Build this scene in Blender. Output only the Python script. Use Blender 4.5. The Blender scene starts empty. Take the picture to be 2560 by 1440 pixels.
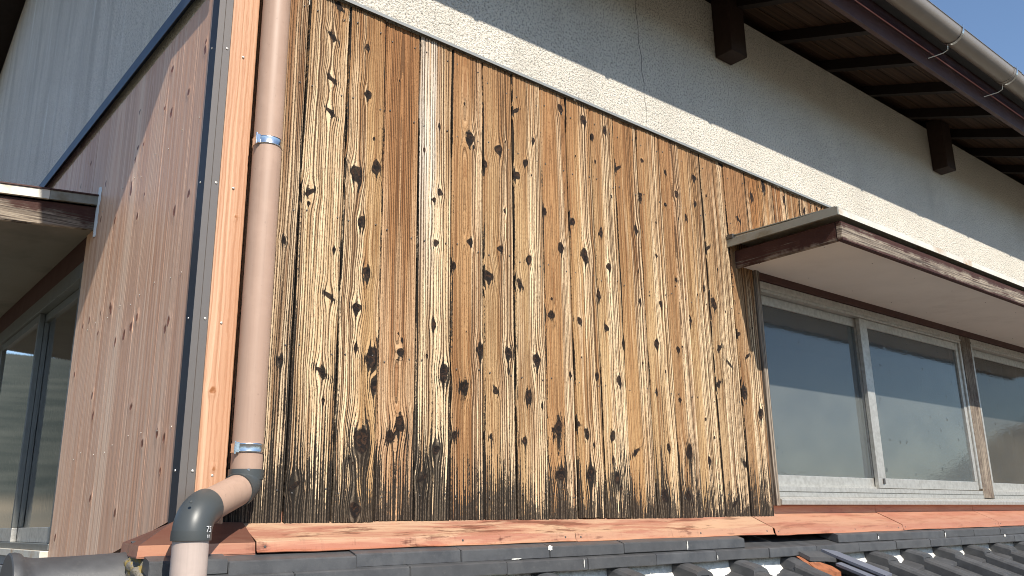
import bpy, bmesh, math, random
import numpy as np
from mathutils import Matrix, Vector
random.seed(7); rng = np.random.default_rng(7)
S = bpy.context.scene
COL = S.collection

# ------------------------------------------------------------------ camera
cam = bpy.data.cameras.new('camera'); camo = bpy.data.objects.new('camera', cam); COL.objects.link(camo)
H, PT, RL, F = 0.697120223, 0.265613747, -0.0148963452, 2139.83
fw = Vector((math.sin(H)*math.cos(PT), math.cos(H)*math.cos(PT), math.sin(PT)))
rt = Vector((math.cos(H), -math.sin(H), 0)); up = rt.cross(fw)
rt = rt*math.cos(RL) + up*math.sin(RL); up = rt.cross(fw)
C0 = Vector((-0.84693437, -2.47812748, -0.0176487))
camo.matrix_world = Matrix(((rt.x, up.x, -fw.x, C0.x), (rt.y, up.y, -fw.y, C0.y), (rt.z, up.z, -fw.z, C0.z), (0, 0, 0, 1)))
cam.sensor_width = 36; cam.lens = F/2560*36; cam.clip_start = 0.05; cam.clip_end = 3000
S.camera = camo
# ------------------------------------------------------------------ sky, sun, exposure
SUN = Vector((-0.187, -1.0, 0.87)).normalized()          # towards the sun
el = math.asin(SUN.z); az = math.atan2(SUN.x, SUN.y)
W = bpy.data.worlds.new('World'); S.world = W; W.use_nodes = True
wn = W.node_tree.nodes; sky = wn.new('ShaderNodeTexSky'); sky.sky_type = 'NISHITA'; sky.sun_disc = False
sky.sun_elevation = el; sky.sun_rotation = az; sky.air_density = 1.0; sky.dust_density = 0.2; sky.ozone_density = 2.6
bg = wn['Background']; bg.inputs['Strength'].default_value = 0.13
W.node_tree.links.new(sky.outputs[0], bg.inputs['Color'])
sl = bpy.data.lights.new('sun', 'SUN'); so = bpy.data.objects.new('sun', sl); COL.objects.link(so)
sl.energy = 4.8; sl.angle = math.radians(0.53); sl.color = (1.0, 0.935, 0.83)
so.rotation_euler = SUN.to_track_quat('Z', 'Y').to_euler(); so.location = (-2, -8, 8)
S.view_settings.view_transform = 'Standard'; S.view_settings.look = 'None'
S.view_settings.gamma = 1; S.view_settings.use_curve_mapping = False; S.view_settings.exposure = 0.42
S.cycles.use_denoising = True; S.cycles.filter_width = .95
S.cycles.max_bounces = 5; S.cycles.diffuse_bounces = 3; S.cycles.use_adaptive_sampling = True; S.cycles.adaptive_threshold = .02; S.cycles.transparent_max_bounces = 8

# ------------------------------------------------------------------ node helpers
class G:
    def __init__(s, name):
        s.m = bpy.data.materials.new(name); s.m.use_nodes = True
        s.nt = s.m.node_tree; s.nt.nodes.clear()
        s.out = s.nt.nodes.new('ShaderNodeOutputMaterial')
    def n(s, t, ins=None, **props):
        k = s.nt.nodes.new(t)
        for a, b in props.items(): setattr(k, a, b)
        for a, b in (ins or {}).items(): s.put(k.inputs[a], b)
        return k
    def put(s, sock, v):
        if isinstance(v, bpy.types.NodeSocket): s.nt.links.new(v, sock)
        elif v is not None:
            try: sock.default_value = v
            except Exception: sock.default_value = (*v, 1) if len(v) == 3 else v
    def math(s, op, a, b=0.0, c=0.0, clamp=False):
        k = s.n('ShaderNodeMath', operation=op, use_clamp=clamp); s.put(k.inputs[0], a); s.put(k.inputs[1], b); s.put(k.inputs[2], c)
        return k.outputs[0]
    def add(s, a, b): return s.math('ADD', a, b)
    def mul(s, a, b): return s.math('MULTIPLY', a, b)
    def sub(s, a, b): return s.math('SUBTRACT', a, b)
    def ss(s, v, lo, hi, a=0.0, b=1.0):
        k = s.n('ShaderNodeMapRange', interpolation_type='SMOOTHSTEP')
        for i, x in enumerate((v, lo, hi, a, b)): s.put(k.inputs[i], x)
        return k.outputs[0]
    def mix(s, f, a, b, bt='MIX'):
        k = s.n('ShaderNodeMix', data_type='RGBA', blend_type=bt, clamp_factor=True)
        s.put(k.inputs[0], f); s.put(k.inputs[6], (*a, 1) if isinstance(a, tuple) and len(a) == 3 else a); s.put(k.inputs[7], (*b, 1) if isinstance(b, tuple) and len(b) == 3 else b)
        return k.outputs[2]
    def vec(s, x, y, z): return s.n('ShaderNodeCombineXYZ', {0: x, 1: y, 2: z}).outputs[0]
    def noise(s, v, scale=1.0, detail=2.0, rough=0.5, dist=0.0, col=False):
        k = s.n('ShaderNodeTexNoise', {'Vector': v, 'Scale': scale, 'Detail': detail, 'Roughness': rough, 'Distortion': dist})
        return k.outputs['Color' if col else 'Fac']
    def attr(s, name): return s.n('ShaderNodeAttribute', attribute_name=name).outputs['Fac']
    def pos(s):
        g = s.n('ShaderNodeNewGeometry'); q = s.n('ShaderNodeSeparateXYZ', {0: g.outputs['Position']})
        return g.outputs['Position'], q.outputs[0], q.outputs[1], q.outputs[2]
    def obj(s):
        t = s.n('ShaderNodeTexCoord'); q = s.n('ShaderNodeSeparateXYZ', {0: t.outputs['Object']})
        return t.outputs['Object'], q.outputs[0], q.outputs[1], q.outputs[2]
    def rnd(s): return s.n('ShaderNodeObjectInfo')
    def bump(s, h, dist=0.002, strength=1.0): return s.n('ShaderNodeBump', {'Height': h, 'Distance': dist, 'Strength': strength}).outputs[0]
    def done(s, color, rough=0.7, metal=0.0, spec=0.5, normal=None, **kw):
        b = s.n('ShaderNodeBsdfPrincipled', {'Base Color': color if not isinstance(color, tuple) else (*color, 1), 'Roughness': rough, 'Metallic': metal, 'Specular IOR Level': spec})
        if normal is not None: s.put(b.inputs['Normal'], normal)
        for k, v in kw.items(): s.put(b.inputs[k], v)
        s.nt.links.new(b.outputs[0], s.out.inputs[0]); s.b = b
        return s.m
M = {}
def scale3(g, v, a, b, c):
    return g.n('ShaderNodeVectorMath', {0: v, 1: (a, b, c)}, operation='MULTIPLY').outputs[0]

# ------------------------------------------------------------------ materials
def mat_weathered():
    g = G('weathered_cedar'); P, x, y, z = g.pos(); oi = g.rnd(); sd = oi.outputs['Random']
    gu, kn, ch, fl, rb = g.attr('gu'), g.attr('kn'), g.attr('ch'), g.attr('fl'), g.attr('rb')
    so_ = g.mul(sd, 61.0)
    low = g.noise(g.vec(g.mul(gu, 26), g.mul(z, 0.9), so_), 1, 2, .55)
    # growth rings: regular fine lines whose spacing and depth drift, beaded by a fine wiggle
    ph = g.add(g.mul(gu, g.add(560.0, g.mul(sd, 260.0))), g.mul(g.noise(g.vec(g.mul(gu, 30), g.mul(z, .6), g.mul(sd, 17)), 1, 1, .5), 15.0))
    wig = g.noise(g.vec(g.mul(gu, 360), g.mul(z, 80), so_), 1, 2, .6)
    am = g.noise(g.vec(g.mul(gu, 60), g.mul(z, 1.2), g.mul(sd, 77)), 1, 2, .6)
    p = g.add(g.add(g.math('SINE', ph), g.mul(g.sub(am, .5), 2.6)), g.mul(g.sub(wig, .5), 1.5))
    rbn = g.ss(g.add(rb, g.mul(g.sub(low, .5), .9)), .25, .75)
    line = g.mul(g.ss(p, .12, .80), g.add(.50, g.mul(rbn, .50)))
    wide = g.ss(am, .48, .70)
    tone = oi.outputs['Color']
    pale = g.mix(.64, tone, (.91, .71, .465)); deep = g.mix(1.0, tone, (.46, .32, .23), 'MULTIPLY')
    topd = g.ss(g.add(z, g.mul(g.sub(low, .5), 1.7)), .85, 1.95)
    col = g.mix(g.ss(g.add(g.sub(low, g.mul(g.sub(rbn, .5), .30)), g.mul(topd, .22)), .34, .60), pale, tone)
    fs = g.noise(g.vec(g.mul(gu, 230), g.mul(z, 2.6), g.mul(sd, 41)), 1, 3, .7)
    col = g.mix(g.mul(wide, .75), col, deep)
    col = g.mix(g.mul(g.ss(fs, .46, .66), .72), col, deep)
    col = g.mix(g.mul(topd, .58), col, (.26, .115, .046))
    nb = g.noise(g.vec(g.mul(gu, 300), g.mul(z, 110), g.mul(sd, 5)), 1, 2, .6)
    col = g.mix(g.mul(g.ss(g.add(nb, g.mul(g.sub(wig, .5), .5)), .52, .74), .50), col, g.mix(1.0, deep, (.55, .5, .45), 'MULTIPLY'))
    white = g.mul(fl, g.ss(am, .26, .50))
    col = g.mix(g.mul(white, .70), col, (.80, .73, .62))
    col = g.mix(g.mul(line, .90), col, (.060, .031, .015))
    # leftover char fills the grooves first and then spreads over the ribs where ch is high
    na = g.noise(g.vec(g.mul(gu, 85), g.mul(z, 4.5), g.mul(sd, 13)), 1, 4, .7)
    cv = g.add(g.add(g.mul(ch, 1.55), g.mul(g.sub(na, .5), 1.9)), g.add(g.mul(g.sub(nb, .5), .9), g.mul(p, g.add(.10, g.mul(ch, .36)))))
    blob = g.noise(g.vec(g.mul(x, 16), g.mul(z, 7), 2.0), 1, 4, .62)
    cv = g.add(cv, g.mul(g.sub(blob, .5), g.add(.25, g.mul(ch, 1.3))))
    cm = g.ss(cv, .64, .86)
    coal = g.mix(g.mul(g.ss(g.sub(g.mul(nb, .8), g.mul(p, .22)), .40, .75), .9), (.010, .009, .008), (.120, .094, .068))
    col = g.mix(g.mul(cm, .95), col, coal)
    kn2 = g.add(kn, g.add(g.mul(g.sub(nb, .5), .40), g.mul(g.sub(wig, .5), .15)))
    col = g.mix(g.mul(g.ss(kn2, .38, .62), .97), col, g.mix(g.ss(wig, .45, .7), (.010, .007, .006), (.040, .022, .013)))
    col = g.mix(g.mul(g.ss(kn, .84, .97), g.ss(wig, .48, .66)), col, (.050, .025, .014))
    return g.done(col, .84, 0, .22, g.bump(g.add(g.mul(line, -1.0), g.mul(nb, .45)), .0030, .8))
def mat_newboard(name, c1, c2, c3, kc, rough=.6, gloss=.4, freq=420.0, ringmix=.35, wob=1.0):
    g = G(name); P, x, y, z = g.pos(); oi = g.rnd(); sd = oi.outputs['Random']
    gu, kn = g.attr('gu'), g.attr('kn')
    low = g.noise(g.vec(g.mul(gu, 30), g.mul(z, .8), g.mul(sd, 51)), 1, 3, .6)
    ph = g.add(g.mul(gu, freq), g.mul(g.noise(g.vec(g.mul(gu, 22), g.mul(z, .8), g.mul(sd, 23)), 1, 2, .5), 16.0))
    ph = g.add(ph, g.mul(g.noise(g.vec(g.mul(gu, 60), g.mul(z, 17), sd), 1, 2, .5), 3.2*wob))
    ring = g.ss(g.math('SINE', ph), -.2, 1.0)
    fine = g.noise(g.vec(g.mul(gu, 700), g.mul(z, 6), g.mul(sd, 9)), 1, 3, .6)
    col = g.mix(g.ss(low, .32, .68), c1, c2)
    col = g.mix(g.mul(ring, ringmix), col, c3)
    col = g.mix(g.mul(g.ss(fine, .50, .70), .45), col, c3)
    col = g.mix(g.mul(g.sub(sd, .15), .95), col, g.mix(.55, col, c3))
    col = g.mix(g.mul(g.ss(g.noise(g.vec(g.mul(gu, 75), g.mul(z, .5), g.mul(sd, 33)), 1, 2, .5), .55, .7), .55), col, tuple(min(1, v*1.12+.03) for v in c2))
    col = g.mix(g.ss(g.add(kn, g.mul(g.sub(fine, .5), .4)), .25, .7), col, kc)
    return g.done(col, rough, 0, gloss, g.bump(g.add(g.mul(ring, -.6), fine), .0008, .6))
def mat_stucco(name, light, dark, streak=0.0):
    g = G(name); P, x, y, z = g.pos()
    a = g.noise(P, 95, 3, .7); b = g.noise(P, 45, 3, .6); c = g.noise(P, 1.6, 4, .6)
    vo = g.n('ShaderNodeTexVoronoi', {'Vector': P, 'Scale': 120.0, 'Randomness': 1.0}).outputs['Distance']
    col = g.mix(g.ss(c, .3, .7), light, tuple(v*.86 for v in light))
    col = g.mix(g.mul(g.ss(a, .52, .60), .75), col, dark); col = g.mix(g.mul(g.ss(a, .40, .33), .5), col, tuple(min(1, v*1.3) for v in light))
    col = g.mix(g.mul(g.ss(b, .60, .70), .35), col, dark)
    st0 = g.noise(g.vec(g.mul(x, 5.0), g.mul(y, 5.0), g.mul(z, .7)), 1, 5, .65)
    col = g.mix(g.mul(g.ss(st0, .48, .72), .30), col, tuple(v*.62 for v in light))
    if streak:
        st = g.noise(g.vec(g.mul(y, 7.0), g.mul(z, .55), g.mul(x, 7.0)), 1, 4, .62)
        col = g.mix(g.mul(g.ss(st, .46, .68), streak), col, tuple(v*.55 for v in light))
        st2 = g.noise(g.vec(g.mul(y, 13.0), g.mul(z, .8), 4.0), 1, 3, .6)
        col = g.mix(g.mul(g.ss(st2, .55, .72), streak*.9), col, tuple(min(1, v*1.35) for v in light))
    return g.done(col, .95, 0, .15, g.bump(g.add(g.mul(vo, -.8), g.add(a, g.mul(b, .8))), .006, .9))
def mat_plain(name, c, rough=.5, metal=0.0, spec=.5, nz=.25, sc=30.0, dirt=None, dsc=6.0, bump=.0):
    g = G(name); P, x, y, z = g.pos()
    a = g.noise(P, sc, 4, .6); b = g.noise(P, dsc, 4, .65)
    col = g.mix(g.mul(g.ss(a, .35, .7), nz), c, tuple(v*.6 for v in c))
    if dirt: col = g.mix(g.ss(b, .5, .75), col, dirt)
    return g.done(col, g.add(rough-.06, g.mul(a, .12)), metal, spec, g.bump(a, .0008, .5) if bump == 0 else g.bump(a, bump, .8))
def mat_oldpaint(name='worn_maroon_paint', k=(1.6, 1.6, 120.)):
    # dark maroon stain worn off to silvery grey grain, long direction along x
    g = G(name); P, x, y, z = g.pos(); wr = g.attr('wear')
    a = g.noise(g.vec(g.mul(x, k[0]), g.mul(y, k[1]), g.mul(z, k[2])), 1, 4, .62, .5); b = g.noise(P, 7, 4, .65); f = g.noise(g.vec(g.mul(x, k[0]*5), g.mul(y, k[1]*5), g.mul(z, k[2]*3)), 1, 3, .6)
    paint = g.mix(g.ss(b, .4, .7), (.052, .020, .015), (.072, .030, .023))
    grey = g.mix(g.ss(a, .35, .62), (.38, .31, .235), (.060, .043, .033)); grey = g.mix(g.mul(g.ss(f, .5, .7), .5), grey, (.50, .43, .34))
    w = g.ss(g.add(wr, g.add(g.mul(g.sub(b, .5), .8), g.mul(g.sub(a, .5), 1.1))), .42, .60)
    return g.done(g.mix(w, paint, grey), .7, 0, .3, g.bump(g.add(a, f), .003, .7))
def mat_copper():
    g = G('red_copper_sheet'); P, x, y, z = g.pos(); oi = g.rnd()
    v = scale3(g, P, 1.9, 13, 22); a = g.noise(v, 1, 6, .68, .3); b = g.noise(scale3(g, P, 4.5, 26, 26), 1, 5, .65, .2); c = g.noise(P, 260, 2, .5); d = g.noise(scale3(g, P, 60, 5, 5), 1, 4, .65)
    wr = oi.outputs['Color']; q = g.n('ShaderNodeSeparateColor', {0: wr}); k = q.outputs[0]
    red = g.mix(g.ss(b, .3, .75), (.55, .265, .180), (.48, .195, .122))
    col = g.mix(g.mul(g.ss(a, .42, .55), g.mul(k, .95)), red, (.72, .49, .31))
    lip = g.ss(z, -.060, -.068)
    col = g.mix(g.mul(lip, .45), col, (.46, .165, .085))
    dk = g.add(g.ss(b, .56, .64), g.mul(g.ss(g.add(d, g.mul(g.sub(b, .5), .8)), .56, .80), g.mul(g.ss(z, -.045, -.070), .6)))
    col = g.mix(g.math('MULTIPLY', dk, g.mul(k, .85), clamp=True), col, (.185, .070, .042))
    col = g.mix(q.outputs[1], col, (.115, .045, .032))
    col = g.mix(g.mul(g.ss(c, .55, .8), .18), col, (.25, .10, .06))
    return g.done(col, g.add(.34, g.mul(a, .3)), .35, .5, g.bump(a, .002, .4))
def mat_tile():
    g = G('smoked_grey_tile'); P, x, y, z = g.pos(); oi = g.rnd(); sd = oi.outputs['Random']
    a = g.noise(P, 14, 5, .65); c = g.noise(P, 320, 2, .6); d = g.noise(P, 45, 4, .6)
    col = g.mix(g.ss(a, .3, .7), (.052, .054, .059), (.088, .090, .094))
    col = g.mix(g.mul(sd, .5), col, (.058, .055, .053))
    col = g.mix(g.mul(g.ss(d, .58, .75), .35), col, (.125, .120, .112))
    col = g.mix(g.mul(g.ss(c, .62, .8), .35), col, (.16, .16, .155))
    return g.done(col, g.add(.36, g.mul(a, .25)), 0, .55, g.bump(g.add(a, g.mul(c, .3)), .0015, .6))
def mat_sash():
    g = G('weathered_aluminium'); P, x, y, z = g.pos()
    a = g.noise(P, 40, 4, .6); b = g.noise(P, 160, 3, .65)
    col = g.mix(g.ss(a, .35, .7), (.54, .525, .485), (.42, .405, .37)); col = g.mix(g.mul(g.ss(b, .56, .70), .35), col, (.72, .70, .65))
    return g.done(col, g.add(.34, g.mul(a, .25)), .55, .5, g.bump(b, .0006, .5))
def mat_frost(name, base, tint, tr=.26):
    g = G(name); P, x, y, z = g.pos()
    a = g.noise(scale3(g, P, 22, 22, 60), 1, 3, .6); b = g.noise(scale3(g, P, 3, 3, 5), 1, 3, .5)
    vo = g.n('ShaderNodeTexVoronoi', {'Vector': scale3(g, P, 11, 0, 9), 'Scale': 1.0, 'Randomness': 1.0}).outputs['Distance']
    spot = g.mul(g.ss(vo, .15, .07), g.ss(a, .42, .55))
    col = g.mix(g.ss(b, .35, .65), base, tint)
    col = g.mix(g.mul(spot, .6), col, tuple(v*.35 for v in base))
    p = g.n('ShaderNodeBsdfPrincipled', {'Base Color': col, 'Roughness': g.add(.035, g.mul(spot, .1)), 'IOR': 1.52, 'Specular IOR Level': .85, 'Normal': g.bump(g.add(g.mul(a, .5), g.mul(spot, 1.2)), .0012, .35)})
    t = g.n('ShaderNodeBsdfTransparent', {'Color': (.75, .78, .77, 1)})
    mx = g.n('ShaderNodeMixShader', {0: tr, 1: p.outputs[0], 2: t.outputs[0]})
    g.nt.links.new(mx.outputs[0], g.out.inputs[0]); return g.m
def mat_clear():
    g = G('window_glass'); P, x, y, z = g.pos()
    a = g.noise(scale3(g, P, 40, 40, 6), 1, 3, .6)
    gl = g.n('ShaderNodeBsdfGlossy', {'Color': (1, 1, 1, 1), 'Roughness': .015, 'Normal': g.bump(a, .0010, .35)})
    t = g.n('ShaderNodeBsdfTransparent', {'Color': (.70, .74, .74, 1)})
    fr = g.n('ShaderNodeFresnel', {'IOR': 1.6})
    mx = g.n('ShaderNodeMixShader', {0: g.math('MULTIPLY', fr.outputs[0], 1.9, clamp=True), 1: t.outputs[0], 2: gl.outputs[0]})
    g.nt.links.new(mx.outputs[0], g.out.inputs[0]); return g.m
def mat_terrain():
    g = G('hillside'); P, x, y, z = g.pos()
    a = g.noise(P, .12, 5, .7); b = g.noise(P, .02, 3, .5)
    forest = g.mix(g.ss(a, .35, .65), (.040, .048, .042), (.085, .090, .075))
    field = g.mix(g.ss(b, .4, .6), (.24, .20, .14), (.15, .14, .11))
    zz = g.add(z, g.mul(g.sub(b, .5), 6.0))
    col = g.mix(g.ss(zz, 2.0, 6.0), field, forest)
    return g.done(col, .95, 0, .1)
def mat_mortar(name, c, moss=0.0):
    g = G(name); P, x, y, z = g.pos()
    a = g.noise(P, 35, 5, .7); b = g.noise(P, 120, 3, .6)
    col = g.mix(g.ss(a, .4, .7), c, tuple(v*.72 for v in c))
    if moss:
        col = g.mix(g.mul(g.ss(g.noise(P, 55, 4, .7), .48, .58), moss), col, (.30, .21, .045)); col = g.mix(g.mul(g.ss(b, .55, .7), .7), col, (.07, .055, .035))
    return g.done(col, .95, 0, .15, g.bump(g.add(a, g.mul(b, .5)), .006, .8))

M['cedar'] = mat_weathered()
M['board'] = mat_newboard('pink_brown_stained_board', (.76, .43, .265), (.90, .62, .435), (.52, .250, .145), (.22, .080, .042), .5, .45, 120, .24)
M['post'] = mat_newboard('fresh_pine', (.57, .335, .205), (.64, .40, .255), (.43, .210, .115), (.32, .13, .05), .6, .35, 430, .70, 1.5)
M['stucco'] = mat_stucco('grey_stucco', (.68, .63, .545), (.22, .205, .18))
M['gable_stucco'] = mat_stucco('rain_streaked_stucco', (.86, .80, .72), (.43, .40, .365), .42)
M['navy'] = mat_plain('navy_metal', (.050, .066, .105), .45, .1, .5, .15, 12)
M['navy_dark'] = mat_plain('shaded_side_metal', (.030, .032, .040), .5, .1, .3, .15, 12)  # side of the corner angle, its shade painted as a darker tone
M['brown_metal'] = mat_plain('brown_grey_metal', (.17, .15, .135), .38, .35, .5, .12, 8)
M['greytrim'] = mat_plain('grey_metal_trim', (.27, .28, .28), .5, .3, .5, .2, 10)
def mat_pipe(name, c):
    g = G(name); P, x, y, z = g.pos(); a = g.noise(scale3(g, P, 70, 70, 2.2), 1, 4, .65); b = g.noise(P, 9, 4, .65); c2 = g.noise(P, 70, 3, .6)
    col = g.mix(g.mul(g.ss(a, .45, .75), .30), c, tuple(v*.66 for v in c)); col = g.mix(g.mul(g.ss(b, .45, .7), .30), col, tuple(min(1, v*1.22+.02) for v in c)); col = g.mix(g.mul(g.ss(c2, .66, .75), .35), col, tuple(v*.5 for v in c))
    return g.done(col, g.add(.40, g.mul(b, .25)), 0, .45)
M['pipe'] = mat_pipe('beige_pvc', (.40, .265, .195))
M['pipe_pale'] = mat_pipe('faded_beige_pvc', (.47, .375, .325))
M['elbow'] = mat_plain('dark_grey_pvc', (.060, .066, .066), .40, 0, .5, .12, 20)
M['steel'] = mat_plain('shiny_steel', (.70, .70, .70), .22, 1, .5, .1, 60)
M['screw'] = mat_plain('pale_screw', (.55, .52, .47), .35, .4, .5, .05, 60)
M['nail'] = mat_plain('nail_grey', (.10, .095, .09), .5, .5, .5, .1, 60)
M['caulk'] = mat_plain('white_caulk', (.82, .82, .80), .6, 0, .3, .15, 40)
M['maroon'] = mat_plain('maroon_paint', (.060, .021, .017), .5, 0, .4, .3, 9, (.11, .055, .050), 3.0)
M['header'] = mat_plain('dark_brown_paint', (.075, .026, .019), .55, 0, .4, .3, 14)
M['bracket'] = mat_plain('dark_beam_end', (.034, .018, .012), .7, 0, .3, .4, 30)
M['worn'] = mat_oldpaint(); M['worn_v'] = mat_oldpaint('worn_brown_upright', (130., 130., 2.0))
M['rafter'] = mat_plain('dark_rafter', (.014, .008, .006), .7, 0, .3, .4, 30)
M['sheath'] = mat_newboard('brown_sheathing', (.030, .012, .005), (.062, .029, .012), (.013, .006, .003), (.012, .007, .005), .7, .3, 200, .5)
M['cream'] = mat_plain('cream_drip_metal', (.70, .66, .57), .5, .2, .4, .25, 10, (.46, .27, .13), 7.0)
M['drip'] = mat_plain('shaded_drip_metal', (.27, .27, .235), .5, .2, .4, .35, 8, (.16, .13, .08), 7.0)  # drip edge metal with its shade put into the colour
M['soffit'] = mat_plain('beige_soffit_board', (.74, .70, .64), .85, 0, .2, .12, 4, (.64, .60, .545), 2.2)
M['soffit_dark'] = mat_plain('dark_soffit_board', (.25, .225, .19), .85, 0, .2, .2, 4, (.18, .165, .14), 2.2)  # darker tone for the underside of the left canopy
M['copper'] = mat_copper(); M['tile'] = mat_tile(); M['sash'] = mat_sash()
M['slate'] = mat_plain('blue_grey_slab', (.135, .145, .18), .6, 0, .4, .2, 20)
M['frost'] = mat_frost('patterned_frosted_glass', (.130, .142, .140), (.108, .120, .124))
M['frost_b'] = mat_frost('smooth_frosted_glass', (.105, .10, .095), (.13, .12, .11), .5)
M['clear'] = mat_clear()
M['room'] = mat_plain('dark_room', (.035, .036, .035), .9, 0, .2, .2, 3)
M['curtain'] = mat_plain('cream_curtain', (.80, .66, .52), .95, 0, .1, .2, 3)
M['mortar'] = mat_mortar('white_plaster', (.78, .76, .70)); M['moss'] = mat_mortar('mossy_mortar', (.22, .20, .165), .75)
M['clay'] = mat_plain('orange_clay', (.33, .125, .062), .9, 0, .15, .5, 40, (.16, .062, .035), 25.0)
M['gutter'] = mat_plain('brown_gutter_plastic', (.25, .22, .195), .36, 0, .5, .15, 6, (.29, .255, .225), 3)
M['roof_top'] = mat_plain('roof_surface', (.06, .06, .062), .5, 0, .4, .3, 8)
M['ground'] = mat_plain('dry_ground', (.135, .115, .09), .95, 0, .1, .4, .3, (.15, .16, .09), .05)
M['terrain'] = mat_terrain()
M['black'] = mat_plain('black_felt', (.012, .012, .012), .9, 0, .2, .2, 20)
M['white_mark'] = mat_plain('white_print', (.75, .75, .75), .6, 0, .3, .1, 60)
M['crack'] = mat_plain('crack_shadow_dirt', (.14, .135, .125), .95, 0, .1, .2, 60)
M['field_pink'] = mat_plain('pink_blossom', (.55, .16, .24), .9, 0, .1, .5, 2)
M['white_wall'] = mat_plain('white_render', (.70, .69, .66), .9, 0, .1, .2, 1)

# ------------------------------------------------------------------ object helpers
def link(o, parent=None):
    COL.objects.link(o)
    if parent is not None: o.parent = parent
    return o
def tag(o, label, cat, group=None, kind=None):
    if label: o['label'] = label
    if cat: o['category'] = cat
    if group: o['group'] = group
    if kind: o['kind'] = kind
    return o
def thing(name, label, cat, loc=(0, 0, 0), group=None):
    o = bpy.data.objects.new(name, None); o.location = loc; o.empty_display_size = .1
    link(o); return tag(o, label, cat, group, 'thing')
def meshobj(name, verts, faces, m, parent=None, smooth=False, attrs=None):
    me = bpy.data.meshes.new(name); me.from_pydata([tuple(v) for v in verts], [], [tuple(f) for f in faces]); me.materials.append(m)
    if smooth: me.polygons.foreach_set('use_smooth', [True]*len(me.polygons))
    for k, v in (attrs or {}).items():
        a = me.attributes.new(k, 'FLOAT', 'POINT'); a.data.foreach_set('value', np.asarray(v, np.float32))
    me.update(); return link(bpy.data.objects.new(name, me), parent)
def bmobj(name, bm, m, parent=None, smooth=False):
    me = bpy.data.meshes.new(name); bmesh.ops.recalc_face_normals(bm, faces=bm.faces); bm.to_mesh(me); bm.free(); me.materials.append(m)
    if smooth:
        me.polygons.foreach_set('use_smooth', [True]*len(me.polygons)); 
    return link(bpy.data.objects.new(name, me), parent)
def bm_box(bm, x0, x1, y0, y1, z0, z1, bev=0.0, fn=None):
    vs = [bm.verts.new(p) for p in ((x0, y0, z0), (x1, y0, z0), (x1, y1, z0), (x0, y1, z0), (x0, y0, z1), (x1, y0, z1), (x1, y1, z1), (x0, y1, z1))]
    fs = [bm.faces.new([vs[i] for i in f]) for f in ((0, 3, 2, 1), (4, 5, 6, 7), (0, 1, 5, 4), (1, 2, 6, 5), (2, 3, 7, 6), (3, 0, 4, 7))]
    if fn:
        for v in vs: v.co = fn(v.co)
    if bev:
        es = list({e for f in fs for e in f.edges}); bmesh.ops.bevel(bm, geom=es, offset=bev, segments=2, affect='EDGES', profile=.6)
def box(name, b, m, parent=None, bev=0.003, fn=None):
    bm = bmesh.new(); bm_box(bm, *b, bev, fn); return bmobj(name, bm, m, parent)
def sweep_x(name, prof, x0, x1, m, parent=None, closed=True, nx=1, smooth=False, jit=0.0):
    """profile of (y,z) points swept along x"""
    n = len(prof); V = []; Fc = []
    for i in range(nx+1):
        x = x0+(x1-x0)*i/nx
        V += [(x, p[0]+(random.uniform(-jit, jit) if jit else 0), p[1]+(random.uniform(-jit, jit) if jit else 0)) for p in prof]
    k = n if closed else n-1
    for i in range(nx):
        for j in range(k):
            a, b = i*n+j, i*n+(j+1) % n; Fc.append((a, b, b+n, a+n))
    if closed: Fc += [tuple(range(n))[::-1], tuple(range(nx*n, nx*n+n))]
    o = meshobj(name, V, Fc, m, parent, smooth); 
    bm = bmesh.new(); bm.from_mesh(o.data); bmesh.ops.recalc_face_normals(bm, faces=bm.faces); bm.to_mesh(o.data); bm.free(); return o
def tube(name, pts, r, m, parent=None, seg=28, caps=True, smooth=True):
    """round tube along a polyline; r is a number or a list"""
    pts = [Vector(p) for p in pts]; V = []; Fc = []; up0 = Vector((0, 0, 1)); prev = None
    for i, p in enumerate(pts):
        t = (pts[min(i+1, len(pts)-1)]-pts[max(i-1, 0)]).normalized()
        if prev is None:
            a = up0.cross(t)
            if a.length < .1: a = Vector((1, 0, 0)).cross(t)
        else: a = prev-t*prev.dot(t)
        a.normalize(); prev = a; b = t.cross(a); rr = r[i] if isinstance(r, (list, tuple)) else r
        V += [p+(a*math.cos(2*math.pi*k/seg)+b*math.sin(2*math.pi*k/seg))*rr for k in range(seg)]
    for i in range(len(pts)-1):
        for k in range(seg): Fc.append((i*seg+k, i*seg+(k+1) % seg, (i+1)*seg+(k+1) % seg, (i+1)*seg+k))
    if caps:
        nv = len(V); V += V[:seg]+V[nv-seg:nv]; Fc += [tuple(range(nv, nv+seg))[::-1], tuple(range(nv+seg, nv+2*seg))]
    o = meshobj(name, V, Fc, m, parent, smooth)
    if smooth:
        for p in o.data.polygons:
            if len(p.vertices) > 4: p.use_smooth = False
    return o
def disc_heads(name, pts, r, h, m, parent, axis='y'):
    """many small dome heads in one mesh, too small to pick apart"""
    V = []; Fc = []
    for p in pts:
        o = len(V); p = Vector(p)
        for rr, hh in ((r, 0), (r*.85, h*.7), (r*.4, h)):
            for k in range(8):
                a, b = rr*math.cos(k*math.pi/4), rr*math.sin(k*math.pi/4)
                V.append(p+(Vector((a, -hh, b)) if axis == 'y' else Vector((-hh, a, b))))
        for i in range(2):
            for k in range(8): Fc.append((o+i*8+k, o+i*8+(k+1) % 8, o+i*8+8+(k+1) % 8, o+i*8+8+k))
        Fc.append(tuple(o+16+k for k in range(8)))
    o = meshobj(name, V, Fc, m, parent); return o

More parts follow.
